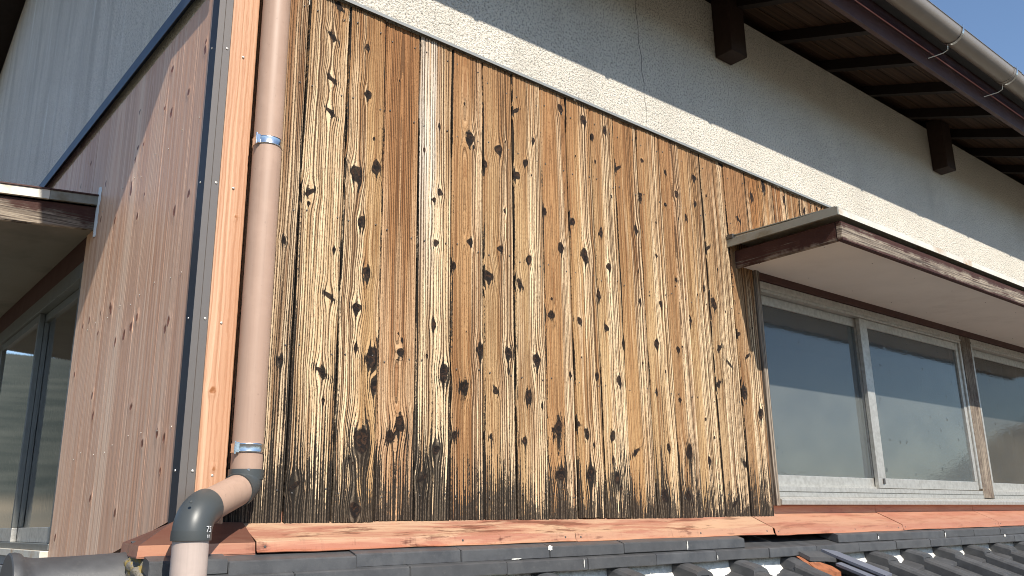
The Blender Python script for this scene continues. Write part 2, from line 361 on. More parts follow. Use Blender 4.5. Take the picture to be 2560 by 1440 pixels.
# ------------------------------------------------------------------ ground and hills
o = meshobj('ground', [(-1500, -1500, -4.6), (1500, -1500, -4.6), (1500, 1500, -4.6), (-1500, 1500, -4.6)], [(0, 1, 2, 3)], M['ground']); tag(o, None, None, None, 'structure')
nA, nR = 160, 14; V = []; Fc = []
for i in range(nA):
    a = 2*math.pi*i/nA
    top = 34+16*math.sin(3*a+1)+9*math.sin(7*a+2)+5*math.sin(17*a)+3*math.sin(31*a)+30*math.exp(-((a-1.8)/.5)**2)
    for j in range(nR):
        r = 85+j*22; t = j/(nR-1); zz = -5+top*(t*t*(3-2*t))*(1 if j < nR-1 else .9)+random.uniform(-1, 1)*(t > .2)
        V.append((r*math.cos(a), r*math.sin(a), zz))
for i in range(nA):
    for j in range(nR-1): Fc.append((i*nR+j, i*nR+j+1, ((i+1) % nA)*nR+j+1, ((i+1) % nA)*nR+j))
o = meshobj('hills', V, Fc, M['terrain'], None, True); tag(o, None, None, None, 'structure')

# ------------------------------------------------------------------ plank builder
def plank_mesh(name, w, zb, zt, m, parent, place, knots=(), cathedral=None, ncol=36, dz=.006, relief=.0016, thick=.016,
               ch0=.0, chz=.30, chk=1.0, flw=0.0, seed=0, groove=.004, cup=0.0, zb_j=.003, zt_fn=None, ribs=None, spk=0.0, warp=.0016):
    """one board: dense front face with relief, plus sides. place(u, v, d) -> world point (u across, v up, d out of the wall)"""
    r = np.random.default_rng(seed+11); nr = max(8, int((zt-zb)/dz))
    u = np.linspace(0, w, ncol); t = np.linspace(0, 1, nr)
    zbj = zb+np.convolve(r.uniform(-zb_j, zb_j, ncol+4), np.ones(3)/3, 'same')[2:-2]
    U, T = np.meshgrid(u, t); top = zt if zt_fn is None else zt_fn(U); Z = zbj[None, :]*(1-T)+top*T
    gu = U.copy()
    wob = sum(a*np.sin(Z*k+p) for a, k, p in ((.0022, 3.1, r.uniform(0, 6)), (.0012, 7.3, r.uniform(0, 6)), (.0006, 17, r.uniform(0, 6))))
    gu = gu+wob*(1+.5*np.sin(U*40+seed))
    if cathedral:
        xc, z0, a, pw = cathedral; d = (Z-z0)*a
        gu = np.sqrt((U-xc)**2+np.where(d > 0, d, d*.35)**2)*pw+.02
    kn = np.zeros_like(U); ch = np.zeros_like(U); bul = np.zeros_like(U)
    for (ku, kz, kr, kt) in knots:
        du, dzz = U-ku, Z-kz
        if kt == 'wing':
            ang = .95 if ku < w*.5 else -.95; kr = kr*.72
            cu, su = math.cos(ang), math.sin(ang); a1 = du*cu-dzz*su; a2 = du*su+dzz*cu
            rr = np.sqrt((a1/(kr*.62))**2+(a2/(kr*1.9))**2)
            kn = np.maximum(kn, np.clip(1.25-rr*.8, 0, .78)); ch += .55*np.exp(-(rr*.55)**2)
        else:
            kr = kr*r.uniform(.85, 1.22); el_ = r.uniform(1.05, 1.7); th = np.arctan2(dzz, du); q1, q2 = r.uniform(0, 6, 2)
            rr = np.sqrt((du/kr)**2+(dzz/(kr*el_))**2)*(1+.12*np.sin(2*th+q1)+.08*np.sin(3*th+q2))
            kn = np.maximum(kn, np.clip(1.6-rr*1.0, 0, 1)); ch += .50*np.exp(-(rr*.6)**2)+.22*np.exp(-(du/(kr*.9))**2-(np.minimum(dzz, 0)/(kr*5))**2)*(dzz < 0)
            bul += .0022*np.exp(-(rr*.55)**2)-.003*np.exp(-(rr*1.6)**2)
        defl = np.exp(-(dzz/(kr*3.2))**2)*np.exp(-(np.abs(du)/(kr*3.0))**2)
        gu = gu-np.sign(du)*np.minimum(np.abs(du), kr*1.0)*defl*.85
    cols = np.convolve(r.normal(0, 1, ncol+6), [.25, .5, .25], 'same')[3:-3]
    hgt = chz*(1+.55*cols)[None, :]
    ch += chk*np.clip(1.0-(Z-zb)/np.maximum(hgt, .05), 0, 1)**.95*.90
    ch += ch0
    edge = np.minimum(U, w-U); ch += .45*np.exp(-(edge/.006)**2)*r.uniform(.5, 1.3)
    ch += spk*np.clip((1.0-Z)/.8, 0, 1)
    rb = np.ones_like(U) if ribs is None else np.clip(.5+(U/w-ribs[0])*ribs[1], 0, 1)
    fl = flw*np.ones_like(U)*np.clip((1.25-U/(w*.52))*3, 0, 1)*np.clip((Z-.70)/.6, 0, 1)
    # relief
    g = np.sin(gu*(520+260*r.random())+r.uniform(0, 6))*.5+np.sin(gu*230+r.uniform(0, 6)+np.sin(Z*2))*.5
    D = relief*(g-.2)+bul+cup*((U/w-.5)**2*4-.5)+warp*np.sin(Z*2.3+seed)
    D -= groove*np.exp(-(edge/.0022)**2)
    nF = nr*ncol
    P = [place(a, b, c) for a, b, c in zip(U.ravel(), Z.ravel(), D.ravel())]
    F_ = [(i*ncol+j, i*ncol+j+1, (i+1)*ncol+j+1, (i+1)*ncol+j) for i in range(nr-1) for j in range(ncol-1)]
    # rim going back
    rim = [j for j in range(ncol)]+[i*ncol+ncol-1 for i in range(1, nr)]+[(nr-1)*ncol+j for j in range(ncol-2, -1, -1)]+[i*ncol for i in range(nr-2, 0, -1)]
    Uf, Zf = U.ravel(), Z.ravel(); base = len(P); P += [place(Uf[k], Zf[k], -thick) for k in rim]; L = len(rim)
    F_ += [(rim[(k+1) % L], rim[k], base+k, base+(k+1) % L) for k in range(L)]
    pad = lambda A: np.concatenate([A.ravel(), A.ravel()[rim]])
    at = {'gu': pad(gu), 'kn': pad(kn), 'ch': pad(ch), 'fl': pad(fl), 'rb': pad(rb)}
    ob = meshobj(name, P, F_, m, parent, False, at)
    return ob

# knots seen on the old planks: x, z on the wall plane, radius, kind
KN = [(0.435, 1.789, 0.02, 'wing'), (0.412, 1.661, 0.02, 'wing'), (0.551, 1.664, 0.0085, 'knot'), (0.416, 1.493, 0.02, 'wing'), (0.562, 1.477, 0.0125, 'knot'), (0.417, 1.365, 0.02, 'wing'), (1.024, 1.441, 0.0175, 'knot'), (1.165, 1.430, 0.0175, 'knot'), (1.307, 1.410, 0.0125, 'knot'), (1.354, 1.524, 0.0085, 'knot'), (1.258, 1.631, 0.02, 'wing'), (1.518, 1.724, 0.0125, 'knot'), (1.657, 1.712, 0.0125, 'knot'), (1.791, 1.699, 0.0125, 'knot'), (1.711, 1.644, 0.0085, 'knot'), (1.722, 1.527, 0.0085, 'knot'), (0.525, 1.160, 0.0175, 'knot'), (0.604, 1.204, 0.0175, 'knot'), (0.355, 1.052, 0.02, 'wing'), (0.882, 1.179, 0.0125, 'knot'), (0.855, 1.141, 0.0085, 'knot'), (1.258, 1.340, 0.0125, 'knot'), (1.097, 1.350, 0.0085, 'knot'), (1.408, 1.218, 0.0125, 'knot'), (1.567, 1.209, 0.0125, 'knot'), (1.736, 1.195, 0.0125, 'knot'), (1.873, 1.537, 0.02, 'wing'), (0.550, 0.988, 0.0125, 'knot'), (1.023, 1.010, 0.0125, 'knot'), (1.170, 1.011, 0.0125, 'knot'), (1.314, 0.992, 0.0125, 'knot'), (1.493, 1.078, 0.0175, 'knot'), (1.632, 1.069, 0.0175, 'knot'), (1.777, 1.047, 0.0125, 'knot'), (0.577, 0.810, 0.0125, 'knot'), (1.109, 0.890, 0.0175, 'knot'), (1.263, 0.884, 0.0125, 'knot'), (0.948, 0.901, 0.0085, 'knot'), (0.866, 0.975, 0.0085, 'knot'), (0.440, 0.706, 0.02, 'wing'), (0.543, 0.680, 0.0175, 'knot'), (0.861, 0.665, 0.0085, 'knot'), (1.430, 0.782, 0.0125, 'knot'), (1.587, 0.779, 0.0125, 'knot'), (1.747, 0.770, 0.0125, 'knot'), (1.707, 0.909, 0.0125, 'knot'), (1.072, 0.597, 0.0175, 'knot'), (1.207, 0.602, 0.0175, 'knot'), (1.345, 0.589, 0.0175, 'knot'), (0.605, 0.517, 0.024, 'knot'), (0.723, 0.550, 0.0125, 'knot'), (0.544, 0.544, 0.0085, 'knot'), (0.906, 0.496, 0.0175, 'knot'), (0.424, 0.452, 0.02, 'wing'), (0.995, 0.453, 0.0175, 'knot'), (1.143, 0.451, 0.0125, 'knot'), (1.300, 0.441, 0.0125, 'knot'), (0.621, 0.424, 0.0125, 'knot'), (1.675, 0.556, 0.0085, 'knot'), (1.806, 0.548, 0.0125, 'knot'), (1.526, 0.547, 0.0085, 'knot'), (0.577, 0.243, 0.024, 'knot'), (0.726, 0.304, 0.0175, 'knot'), (0.688, 0.259, 0.0125, 'knot'), (1.117, 0.280, 0.0085, 'knot'), (0.954, 0.279, 0.0085, 'knot'), (1.276, 0.273, 0.0085, 'knot'), (1.452, 0.330, 0.0175, 'knot'), (1.605, 0.315, 0.0125, 'knot'), (1.754, 0.314, 0.0125, 'knot'), (1.562, 0.352, 0.0085, 'knot'), (1.460, 0.154, 0.0175, 'knot'), (1.619, 0.155, 0.0175, 'knot'), (1.767, 0.145, 0.0125, 'knot'), (0.874, 0.223, 0.0125, 'knot'), (0.561, 0.023, 0.0175, 'knot'), (0.351, 0.094, 0.02, 'wing'), (0.818, 0.127, 0.02, 'wing'), (2.037, 1.617, 0.0085, 'knot'), (2.205, 1.599, 0.0085, 'knot'), (2.279, 1.507, 0.0125, 'knot'), (2.430, 1.630, 0.0125, 'knot'), (2.424, 1.489, 0.0125, 'knot'), (2.344, 1.402, 0.0085, 'knot'), (2.014, 1.434, 0.0085, 'knot'), (1.973, 1.258, 0.0125, 'knot'), (2.189, 1.431, 0.0085, 'knot'), (2.500, 1.274, 0.02, 'wing'), (2.774, 1.481, 0.02, 'wing'), (2.658, 1.766, 0.02, 'wing'), (2.065, 0.738, 0.0125, 'knot'), (2.216, 0.728, 0.0125, 'knot'), (2.513, 0.990, 0.0175, 'knot'), (2.533, 0.774, 0.02, 'wing'), (2.603, 0.703, 0.02, 'wing'), (2.750, 0.758, 0.02, 'wing'), (2.501, 0.596, 0.02, 'wing'), (2.244, 0.268, 0.0175, 'knot'), (2.391, 0.237, 0.0085, 'knot'), (2.664, 0.227, 0.02, 'wing'), (2.815, 0.474, 0.0175, 'knot'), (2.689, 0.862, 0.0085, 'knot'), (2.103, 0.280, 0.0125, 'knot'), (1.896, 0.255, 0.02, 'wing'), (2.046, 0.520, 0.0085, 'knot'), (2.206, 0.497, 0.0085, 'knot'), (2.058, 0.076, 0.0175, 'knot'), (2.218, 0.077, 0.0175, 'knot'), (2.560, 0.043, 0.02, 'wing'), (1.973, 0.918, 0.0085, 'knot'), (2.324, 0.884, 0.0085, 'knot'), (1.842, 0.711, 0.0085, 'knot'), (2.102, 1.158, 0.0085, 'knot'), (2.235, 1.065, 0.0085, 'knot'), (2.444, 1.060, 0.0085, 'knot'), (3.029, 1.746, 0.0125, 'knot'), (3.232, 1.701, 0.0125, 'knot'), (2.697, 0.574, 0.0125, 'knot'), (0.273, 0.866, 0.0085, 'knot'), (0.283, 0.476, 0.0085, 'knot'), (2.109, 0.929, 0.0085, 'knot')]

# ------------------------------------------------------------------ house walls
def trim_z(x): return 1.838-.0172*x
wall_f = thing('front_stucco_wall', 'speckled grey stucco front wall above the weathered planks, half shaded by the eave', 'wall')
bm = bmesh.new()
vs = [bm.verts.new(p) for p in ((0.012, .010, 1.76), (9.8, .010, 1.60), (9.8, .010, 2.748), (0.012, .010, 2.748), (0.012, .16, 1.76), (9.8, .16, 1.60), (9.8, .16, 2.748), (0.012, .16, 2.748))]
for f in ((0, 1, 2, 3), (7, 6, 5, 4), (0, 4, 5, 1), (3, 2, 6, 7), (0, 3, 7, 4), (1, 5, 6, 2)): bm.faces.new([vs[i] for i in f])
bmobj('stucco_face', bm, M['stucco'], wall_f)
box('lower_backing', (.03, 2.885, .034, .16, -4.6, 1.755), M['black'], wall_f, 0)
box('backing_below_sill', (2.89, 7.9, .040, .16, -4.6, .03), M['black'], wall_f, 0)  # wall blackened to stand for the shade inside the tile gap
box('backing_above_window', (2.89, 7.9, .040, .16, 1.26, 1.57), M['black'], wall_f, 0)
box('end_pier', (7.91, 9.8, .014, .16, -4.6, 1.58), M['stucco'], wall_f, 0)
# hairline crack: raised strip, its shade and dirt put into a dark colour
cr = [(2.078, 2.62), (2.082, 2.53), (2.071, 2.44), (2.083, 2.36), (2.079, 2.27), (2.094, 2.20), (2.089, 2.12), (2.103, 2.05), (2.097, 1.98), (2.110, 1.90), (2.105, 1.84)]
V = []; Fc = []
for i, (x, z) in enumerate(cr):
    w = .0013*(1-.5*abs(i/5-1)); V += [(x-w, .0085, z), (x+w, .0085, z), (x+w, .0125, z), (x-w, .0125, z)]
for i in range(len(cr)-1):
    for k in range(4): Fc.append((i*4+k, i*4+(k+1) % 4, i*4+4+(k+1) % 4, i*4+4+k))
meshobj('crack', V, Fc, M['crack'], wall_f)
strip = thing('top_trim_strip', 'thin grey metal strip running along the top edge of the weathered planks', 'trim')
for a, b in ((.04, 1.62), (1.622, 3.20), (3.202, 4.80), (4.802, 7.9)):
    za, zb = trim_z(a), trim_z(b)
    pr = [(.012, 0), (-.016, -.006), (-.018, -.020), (-.0155, -.0205), (-.0135, -.0085), (.012, -.003)]
    V = [(a, p[0], za+p[1]) for p in pr]+[(b-.001, p[0], zb+p[1]) for p in pr]; n = 6
    Fc = [(j, (j+1) % n, (j+1) % n+n, j+n) for j in range(n)]+[tuple(range(n))[::-1], tuple(range(n, 2*n))]
    meshobj('strip', V, Fc, M['greytrim'], strip)

wall_g = thing('gable_stucco_wall', 'rain streaked blue-grey stucco gable wall above the new side boards', 'wall')
bm = bmesh.new(); poly = [(0, 1.72), (7.5, 1.72), (7.5, 2.77), (3.75, 4.12), (0, 2.77)]
fa = [bm.verts.new((.010, y, z)) for y, z in poly]; fb = [bm.verts.new((.15, y, z)) for y, z in poly]
bm.faces.new(fa); bm.faces.new(fb[::-1])
for i in range(5): bm.faces.new((fa[i], fa[(i+1) % 5], fb[(i+1) % 5], fb[i]))
bmobj('stucco_face', bm, M['gable_stucco'], wall_g)
box('backing_behind_boards', (.030, .15, .036, 1.398, -4.6, 1.715), M['black'], wall_g, 0)
box('backing_below_window', (.034, .15, 1.40, 4.2, -4.6, -.14), M['gable_stucco'], wall_g, 0)
box('backing_above_window', (.034, .15, 1.40, 4.2, 1.2, 1.715), M['black'], wall_g, 0)
box('far_wall', (.014, .15, 4.21, 7.5, -4.6, 1.715), M['gable_stucco'], wall_g, 0)

# ------------------------------------------------------------------ old plank wall
pw = thing('weathered_plank_wall', 'weathered golden cedar plank cladding with black knots and charred lower ends', 'wall')
SX = [.130, .321, .480, .633, .786, .937, 1.088, 1.240, 1.397, 1.550, 1.702, 1.851, 2.010, 2.170, 2.318, 2.483, 2.678, 2.862]
TONE = [(.32, .205, .115), (.53, .37, .20), (.50, .32, .155), (.42, .225, .10), (.50, .35, .19), (.45, .265, .125), (.50, .325, .165), (.52, .345, .175), (.45, .26, .12),
        (.49, .305, .145), (.52, .35, .18), (.45, .27, .125), (.49, .325, .165), (.42, .25, .12), (.49, .325, .165), (.45, .305, .165), (.39, .24, .12)]
CATH = {3: (.075, 1.3, .030, 1.1), 5: (.060, .75, .022, 1.1), 8: (.05, .9, .022, 1.1), 13: (.08, .5, .02, 1.1)}
CHZ = [.30, .27, .31, .28, .34, .22, .30, .19, .27, .21, .31, .19, .26, .33, .24, .17, .28]
CH0 = [.24, .06, .05, .03, .07, .02, .03, .03, .02, .02, .03, .03, .04, .03, .04, .06, .08]
RIB = {0: (.2, 2), 2: (.55, -3), 3: (.5, 0), 5: (.62, 5), 6: (.50, 4), 7: (.45, 4), 8: (.60, 4), 9: (.45, 5), 10: (.35, 4), 11: (.55, 4), 12: (.40, 5), 13: (.5, 3), 14: (.35, 4), 15: (.3, 3), 16: (.4, 3)}
SPK = [.14, .25, .22, .16, .27, .13, .10, .08, .08, .07, .09, .08, .10, .08, .08, .08, .09]
nails = []
for i in range(len(SX)-1):
    x0, x1 = SX[i]+.0021, SX[i+1]-.0021; w = x1-x0
    ks = [(kx-x0, kz, r, t) for kx, kz, r, t in KN if x0-.012 < kx < x1+.012]
    rr = np.random.default_rng(i+3)
    for q in range(3): ks.append((rr.uniform(.02, w-.02), rr.uniform(.1, 1.6), rr.uniform(.003, .0055), 'knot'))
    dep = rr.uniform(-.003, .0035)
    ztf = (lambda U, x0=x0: trim_z(x0)-.020-.0172*U)
    o = plank_mesh('plank', w, -.011-.005*rr.random()+(-.004 if i in (13, 14) else 0), 1.78, M['cedar'], pw,
                   (lambda u, v, d, x0=x0, dep=dep: (x0+u, -d-dep, v)), ks, CATH.get(i), 52 if w < .17 else 62, .0046, .0019, .018, CH0[i], CHZ[i], .88, .95 if i == 4 else 0, i*7, .004, .0016 if i % 2 else -.0008, .003, ztf, ribs=RIB.get(i), spk=SPK[i])
    o.color = (*TONE[i], 1)
    for zz in (.075, .52, .98, 1.44, 1.74 if i < 6 else 1.70):
        for e in (.022, w-.022): nails.append((x0+e+rr.uniform(-.004, .004), -.0012-dep, zz+rr.uniform(-.012, .012)))
xx = 2.866; i = 0
while xx < 4.7:                                                       # short planks over the window canopy
    w = [.118, .135, .127, .142, .121][i % 5]; rr = np.random.default_rng(i+90)
    ks = [(rr.uniform(.02, w-.02), rr.uniform(1.4, 1.75), .011, 'knot')]+[(kx-xx, kz, r, t) for kx, kz, r, t in KN if xx < kx < xx+w and kz > 1.35]
    dep = rr.uniform(-.002, .003)
    o = plank_mesh('plank', w-.004, 1.30, 1.78, M['cedar'], pw, (lambda u, v, d, x0=xx, dep=dep: (x0+u, -d-dep, v)), ks, None, 30, .008, .002, .018, .16, .05, .2, 0, 300+i*5, .004, .002, .002, (lambda U, x0=xx: trim_z(x0)-.020-.0172*U))
    o.color = [(.42, .22, .085, 1), (.50, .30, .13, 1), (.38, .19, .075, 1), (.46, .28, .13, 1), (.34, .20, .10, 1)][i % 5]; xx += w; i += 1
o = disc_heads('nail_heads', nails, .0033, .0018, M['nail'], pw); o['kind'] = 'stuff'

# ------------------------------------------------------------------ new side boards, corner post and corner metal
sb = thing('side_board_wall', 'new pinkish brown stained vertical boards on the side wall left of the corner', 'wall')
def side_bottom(y): return max(-.002-.185*(y-.018), -.175)
ys = [.034, .166, .302, .438, .574, .710, .846, .982, 1.118, 1.254, 1.392]; scr = []
for i in range(10):
    y0, y1 = ys[i]+.0003, ys[i+1]-.0003; w = y1-y0; rr = np.random.default_rng(i+40)
    ks = [(rr.uniform(.015, w-.015), rr.uniform(-.1, 1.6), rr.uniform(.006, .0115), 'knot') for q in range(int(rr.integers(3, 7)))]
    def bot(u, y1=y1): return side_bottom(y1-u)
    def pl(u, v, d, y1=y1):
        yy = y1-u; b = side_bottom(yy); t = (v+.2)/(1.70+.2)
        return (-.002-d, yy, b+(1.697-b)*t)
    o = plank_mesh('board', w, -.2, 1.70, M['board'], sb, pl, ks, (w*.5, rr.uniform(.2, 1.2), .05, 1.0) if i % 3 == 1 else None, 22, .014, .0003, .016, 0, .01, 0, 0, 500+i, .0001, cup=0, zb_j=.0002, warp=0)
    for zz in (.25, .75, 1.25):
        if i < 9: scr.append((-.0030, (y0+y1)/2+rr.uniform(-.03, .03), zz+rr.uniform(-.02, .02)))
yy = 1.395
for i in range(9):
    w = .136; rr = np.random.default_rng(i+70)
    o = plank_mesh('board', w-.0016, 1.29, 1.697, M['board'], sb, (lambda u, v, d, y1=yy+w: (-.002-d, y1-u, v)), [(rr.uniform(.02, .11), 1.5+rr.uniform(-.15, .15), .008, 'knot')], None, 14, .02, .0003, .016, 0, .01, 0, 0, 600+i, .0001, cup=0, zb_j=.0002, warp=0); yy += w
o = disc_heads('screw_heads', scr, .0028, .0016, M['screw'], sb, 'x'); o['kind'] = 'stuff'
nf = thing('navy_drip_flashing', 'dark navy metal drip edge running along the top of the new side boards', 'flashing')
V = [(.010, 0, 1.792), (-.026, 0, 1.786), (-.026, 0, 1.732), (-.023, 0, 1.732), (-.023, 0, 1.778), (.010, 0, 1.783)]
for a, b in ((-.030, 1.83), (1.832, 3.7)):
    P = [(p[0], a, p[2]) for p in V]+[(p[0], b, p[2]) for p in V]
    meshobj('flashing_length', P, [(j, (j+1) % 6, (j+1) % 6+6, j+6) for j in range(6)]+[tuple(range(6))[::-1], tuple(range(6, 12))], M['navy'], nf)
cp = thing('corner_post', 'fresh orange pine corner board between the corner metal and the downpipe', 'post')
def pp(u, v, d): return (.041+u, -.021-d, v)
o = plank_mesh('board', .088, -.015, 1.80, M['post'], cp, pp, [(.03, .36, .009, 'knot'), (.05, .14, .005, 'knot'), (.06, .9, .004, 'knot')], None, 26, .010, .0004, .045, 0, .01, 0, 0, 800, .002, cup=0, zb_j=.001)
for z in (1.448, .993, .563, .119):
    disc_heads('screw', [(.085+.004*math.sin(z*9), -.0216, z)], .0042, .0022, M['screw'], cp)
cm_ = thing('corner_metal', 'tall folded brown-grey metal angle covering the corner of the house', 'trim')
prof = [(-.0062, .026), (-.0062, -.0285), (.0135, -.0285), (.0165, -.0262), (.0385, -.0262), (.0415, -.0232), (.0400, -.0222), (.0375, -.0240), (-.0036, -.0255), (-.0036, .026)]
n = len(prof); V = [(x, y, -.012+.0) for x, y in prof]+[(x, y, 1.80) for x, y in prof]
meshobj('folded_sheet', V, [(j, (j+1) % n, (j+1) % n+n, j+n) for j in range(n)]+[tuple(range(n))[::-1], tuple(range(n, 2*n))], M['brown_metal'], cm_)
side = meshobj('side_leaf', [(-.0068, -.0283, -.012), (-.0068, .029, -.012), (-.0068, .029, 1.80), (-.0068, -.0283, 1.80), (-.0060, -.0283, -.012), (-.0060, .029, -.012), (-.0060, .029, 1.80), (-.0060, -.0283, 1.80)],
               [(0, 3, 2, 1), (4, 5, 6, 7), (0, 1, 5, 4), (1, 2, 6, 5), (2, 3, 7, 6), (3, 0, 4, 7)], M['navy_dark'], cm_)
for z in (1.456, .995, .568, .130):
    disc_heads('screw', [(.030, -.0266, z)], .0045, .0026, M['screw'], cm_)
    disc_heads('screw', [(-.0070, .006, z+.002)], .0036, .0022, M['screw'], cm_, 'x')

# ------------------------------------------------------------------ downpipe
dp = thing('downpipe', 'beige plastic downpipe with dark grey elbows and steel clamps at the corner', 'pipe')
A = Vector((.164, -.078, .088)); B = Vector((-.040, -.250, .010)); dv = (B-A).normalized(); PR = .0440
tube('pipe_section', [(A.x, A.y, 2.45), (A.x, A.y, 1.0), (A.x, A.y, .130)], PR, M['pipe'], dp, 40)
tube('pipe_section', [A+dv*.028, B-dv*.052], PR*.985, M['pipe'], dp, 40)
tube('pipe_section', [(B.x, B.y, -.048), (B.x, B.y, -.30)], PR*1.0, M['pipe_pale'], dp, 40)
def elbow(c, din, dout, l1, l2, rad, rE):
    pts = []; p1 = c-din*rad; p2 = c+dout*rad; pts.append(c-din*l1); pts.append(c-din*(l1*.999-.0005))
    for k in range(13):
        t = k/12; q = (1-t)*(1-t)*p1+2*t*(1-t)*c+t*t*p2; pts.append(q)
    pts.append(c+dout*l2); return pts
dn = Vector((0, 0, -1))
e1 = tube('elbow', elbow(A, dn, dv, .046, .046, .040, 0), .0475, M['elbow'], dp, 40)
e2 = tube('elbow', elbow(B, dv, dn, .066, .062, .058, 0), .0482, M['elbow'], dp, 40)
# moulded collars
tube('collar', [A+Vector((0, 0, .046)), A+Vector((0, 0, .040)), A+Vector((0, 0, .018))], [.0488, .0492, .0486], M['elbow'], e1, 40)
tube('collar', [B+Vector((0, 0, -.064)), B+Vector((0, 0, -.058)), B+Vector((0, 0, -.040))], [.0488, .0494, .0486], M['elbow'], e2, 40)
def dot_on(p, nrm, r, m, parent, name):
    nrm = Vector(nrm).normalized(); a = nrm.orthogonal().normalized(); b = nrm.cross(a); p = Vector(p)
    V = [p+(a*math.cos(k*math.pi/5)+b*math.sin(k*math.pi/5))*r for k in range(10)]+[p+nrm*.002+(a*math.cos(k*math.pi/5)+b*math.sin(k*math.pi/5))*r*.6 for k in range(10)]
    meshobj(name, V, [(k, (k+1) % 10, 10+(k+1) % 10, 10+k) for k in range(10)]+[tuple(range(10, 20))], m, parent)
nn = Vector((-.25, -1, .0)).normalized(); dot_on(A+Vector((0, 0, .043))+nn*.0490, nn, .0045, M['steel'], e1, 'bolt_head')
nn = Vector((-.45, -.8, .55)).normalized(); dot_on(B+Vector((0, 0, .004))+nn*.0482, nn, .004, M['elbow'], e2, 'mould_dimple')
# printed size mark on the lower elbow
def mark(txt, size, ang, z, parent, m):
    cu = bpy.data.curves.new('print', 'FONT'); cu.body = txt; cu.size = size; cu.align_x = 'CENTER'; cu.extrude = .0002; cu.resolution_u = 2
    t = bpy.data.objects.new('print', cu); COL.objects.link(t); dg = bpy.context.evaluated_depsgraph_get(); dg.update()
    me = bpy.data.meshes.new_from_object(t.evaluated_get(dg)); bpy.data.objects.remove(t); R = .0497
    for v in me.vertices:
        a = ang+v.co.x/R; rr = R+v.co.z; v.co = Vector((B.x+rr*math.sin(a), B.y-rr*math.cos(a), z+v.co.y))
    me.materials.clear(); me.materials.append(m); o = bpy.data.objects.new('printed_size', me); return link(o, parent)
mark('75', .022, .62, -.034, e2, M['white_mark']); mark('[ ||', .009, .60, -.046, e2, M['white_mark'])
for zc in (1.140, .193):
    nn = 40; R = .0458
    cl = tube('clamp', [(A.x, A.y, zc-.013), (A.x, A.y, zc-.0128), (A.x, A.y, zc-.009), (A.x, A.y, zc+.009), (A.x, A.y, zc+.0128), (A.x, A.y, zc+.013)], [R-.001, R+.0012, R, R, R+.0012, R-.001], M['steel'], dp, 40)
    a = Vector((A.x-.041, A.y-.026, zc)); box('hinge', (a.x-.009, a.x+.004, a.y-.006, a.y+.006, zc-.015, zc+.015), M['steel'], cl, .002)
    tube('hinge_pin', [(a.x-.008, a.y-.004, zc-.018), (a.x-.008, a.y-.004, zc+.018)], .003, M['steel'], cl, 10)
    box('wall_stem', (A.x-.006, A.x+.006, A.y+.040, .012, zc-.006, zc+.006), M['steel'], cl, .001)

# ------------------------------------------------------------------ red copper flashing over the pent roof
cf = thing('copper_flashing', 'red copper sheet flashing with brown tarnish below the planks and window sill', 'flashing')
def offset_profile(p, t):
    q = []
    for i, a in enumerate(p):
        d = Vector(p[min(i+1, len(p)-1)])-Vector(p[max(i-1, 0)]); d.normalize(); q.append((a[0]+d.y*t, a[1]-d.x*t))
    return p+q[::-1]
def cop(x0, x1, win, tone, dz):
    p = [(.030, .040), (.030, .001), (-.040, -.032), (-.113, -.0665), (-.1165, -.090), (-.124, -.0965)] if win else [(.014, .018), (.014, -.012), (-.045, -.040), (-.104, -.0660), (-.1075, -.089), (-.115, -.0950)]
    p = [(a, b+dz) for a, b in p]; n = 14; V = []; pr = offset_profile(p, .0022); m = len(pr); Fc = []
    for i in range(n+1):
        x = x0+(x1-x0)*i/n; wv = .0009*math.sin(x*11)+.0007*math.sin(x*29)
        V += [(x, y, z+wv*(1 if k in (3, 4, 5, 6, 7, 8) else 0)) for k, (y, z) in enumerate(pr)]
    for i in range(n):
        for j in range(m): Fc.append((i*m+j, i*m+(j+1) % m, (i+1)*m+(j+1) % m, (i+1)*m+j))
    Fc += [tuple(range(m))[::-1], tuple(range(n*m, n*m+m))]
    o = meshobj('copper_sheet', V, Fc, M['copper'], cf); o.color = tone
    bmm = bmesh.new(); bmm.from_mesh(o.data); bmesh.ops.recalc_face_normals(bmm, faces=bmm.faces); bmm.to_mesh(o.data); bmm.free()
    y, z = (-.116, -.080) if win else (-.1075, -.079)
    for x in (x0+.025, (x0+x1)*.5+.1, x1-.05) if x1-x0 > .6 else (): dot_on((x, y, z+dz), (0, -1, .1), .0045, M['nail'], o, 'rivet')
cop(.196, 1.424, False, (.85, 0, 0, 1), .0012); cop(1.427, 2.678, False, (.75, 0, 0, 1), 0)
cop(2.681, 3.878, True, (.35, 0, 0, 1), -.003); cop(3.881, 5.128, True, (.18, 0, 0, 1), 0); cop(5.131, 6.42, True, (.15, 0, 0, 1), .001); cop(6.423, 7.9, True, (.15, 0, 0, 1), 0)
# corner cap: two slopes meeting on a hip, with a turned-down lip
L = .0036
pts = {'a': (.193, -.010, -.0105), 'b': (-.010, -.024, -.006), 'c': (-.012, .110, -.026), 'd': (.193, -.104, -.0655), 'e': (-.120, -.104, -.0655), 'f': (-.098, .110, -.0600),
       'g': (.193, -.108, -.0945), 'h': (-.124, -.108, -.0945), 'i': (-.102, .110, -.0890)}
keys = list(pts); V = [pts[k] for k in keys]; ix = {k: i for i, k in enumerate(keys)}; nV = len(V)
fs = ['bade', 'cbef']; Fc = [tuple(ix[c] for c in f) for f in fs]
V += [(x+.001, y+.002, z-.003) for x, y, z in V]; Fc += [tuple(i+nV for i in f[::-1]) for f in Fc]
o = meshobj('corner_cap', V, Fc, M['copper'], cf); o.color = (.3, .85, 0, 1)
Fc = [tuple(ix[c] for c in f) for f in ('edgh', 'fehi')]; Fc += [tuple(i+nV for i in f[::-1]) for f in Fc]
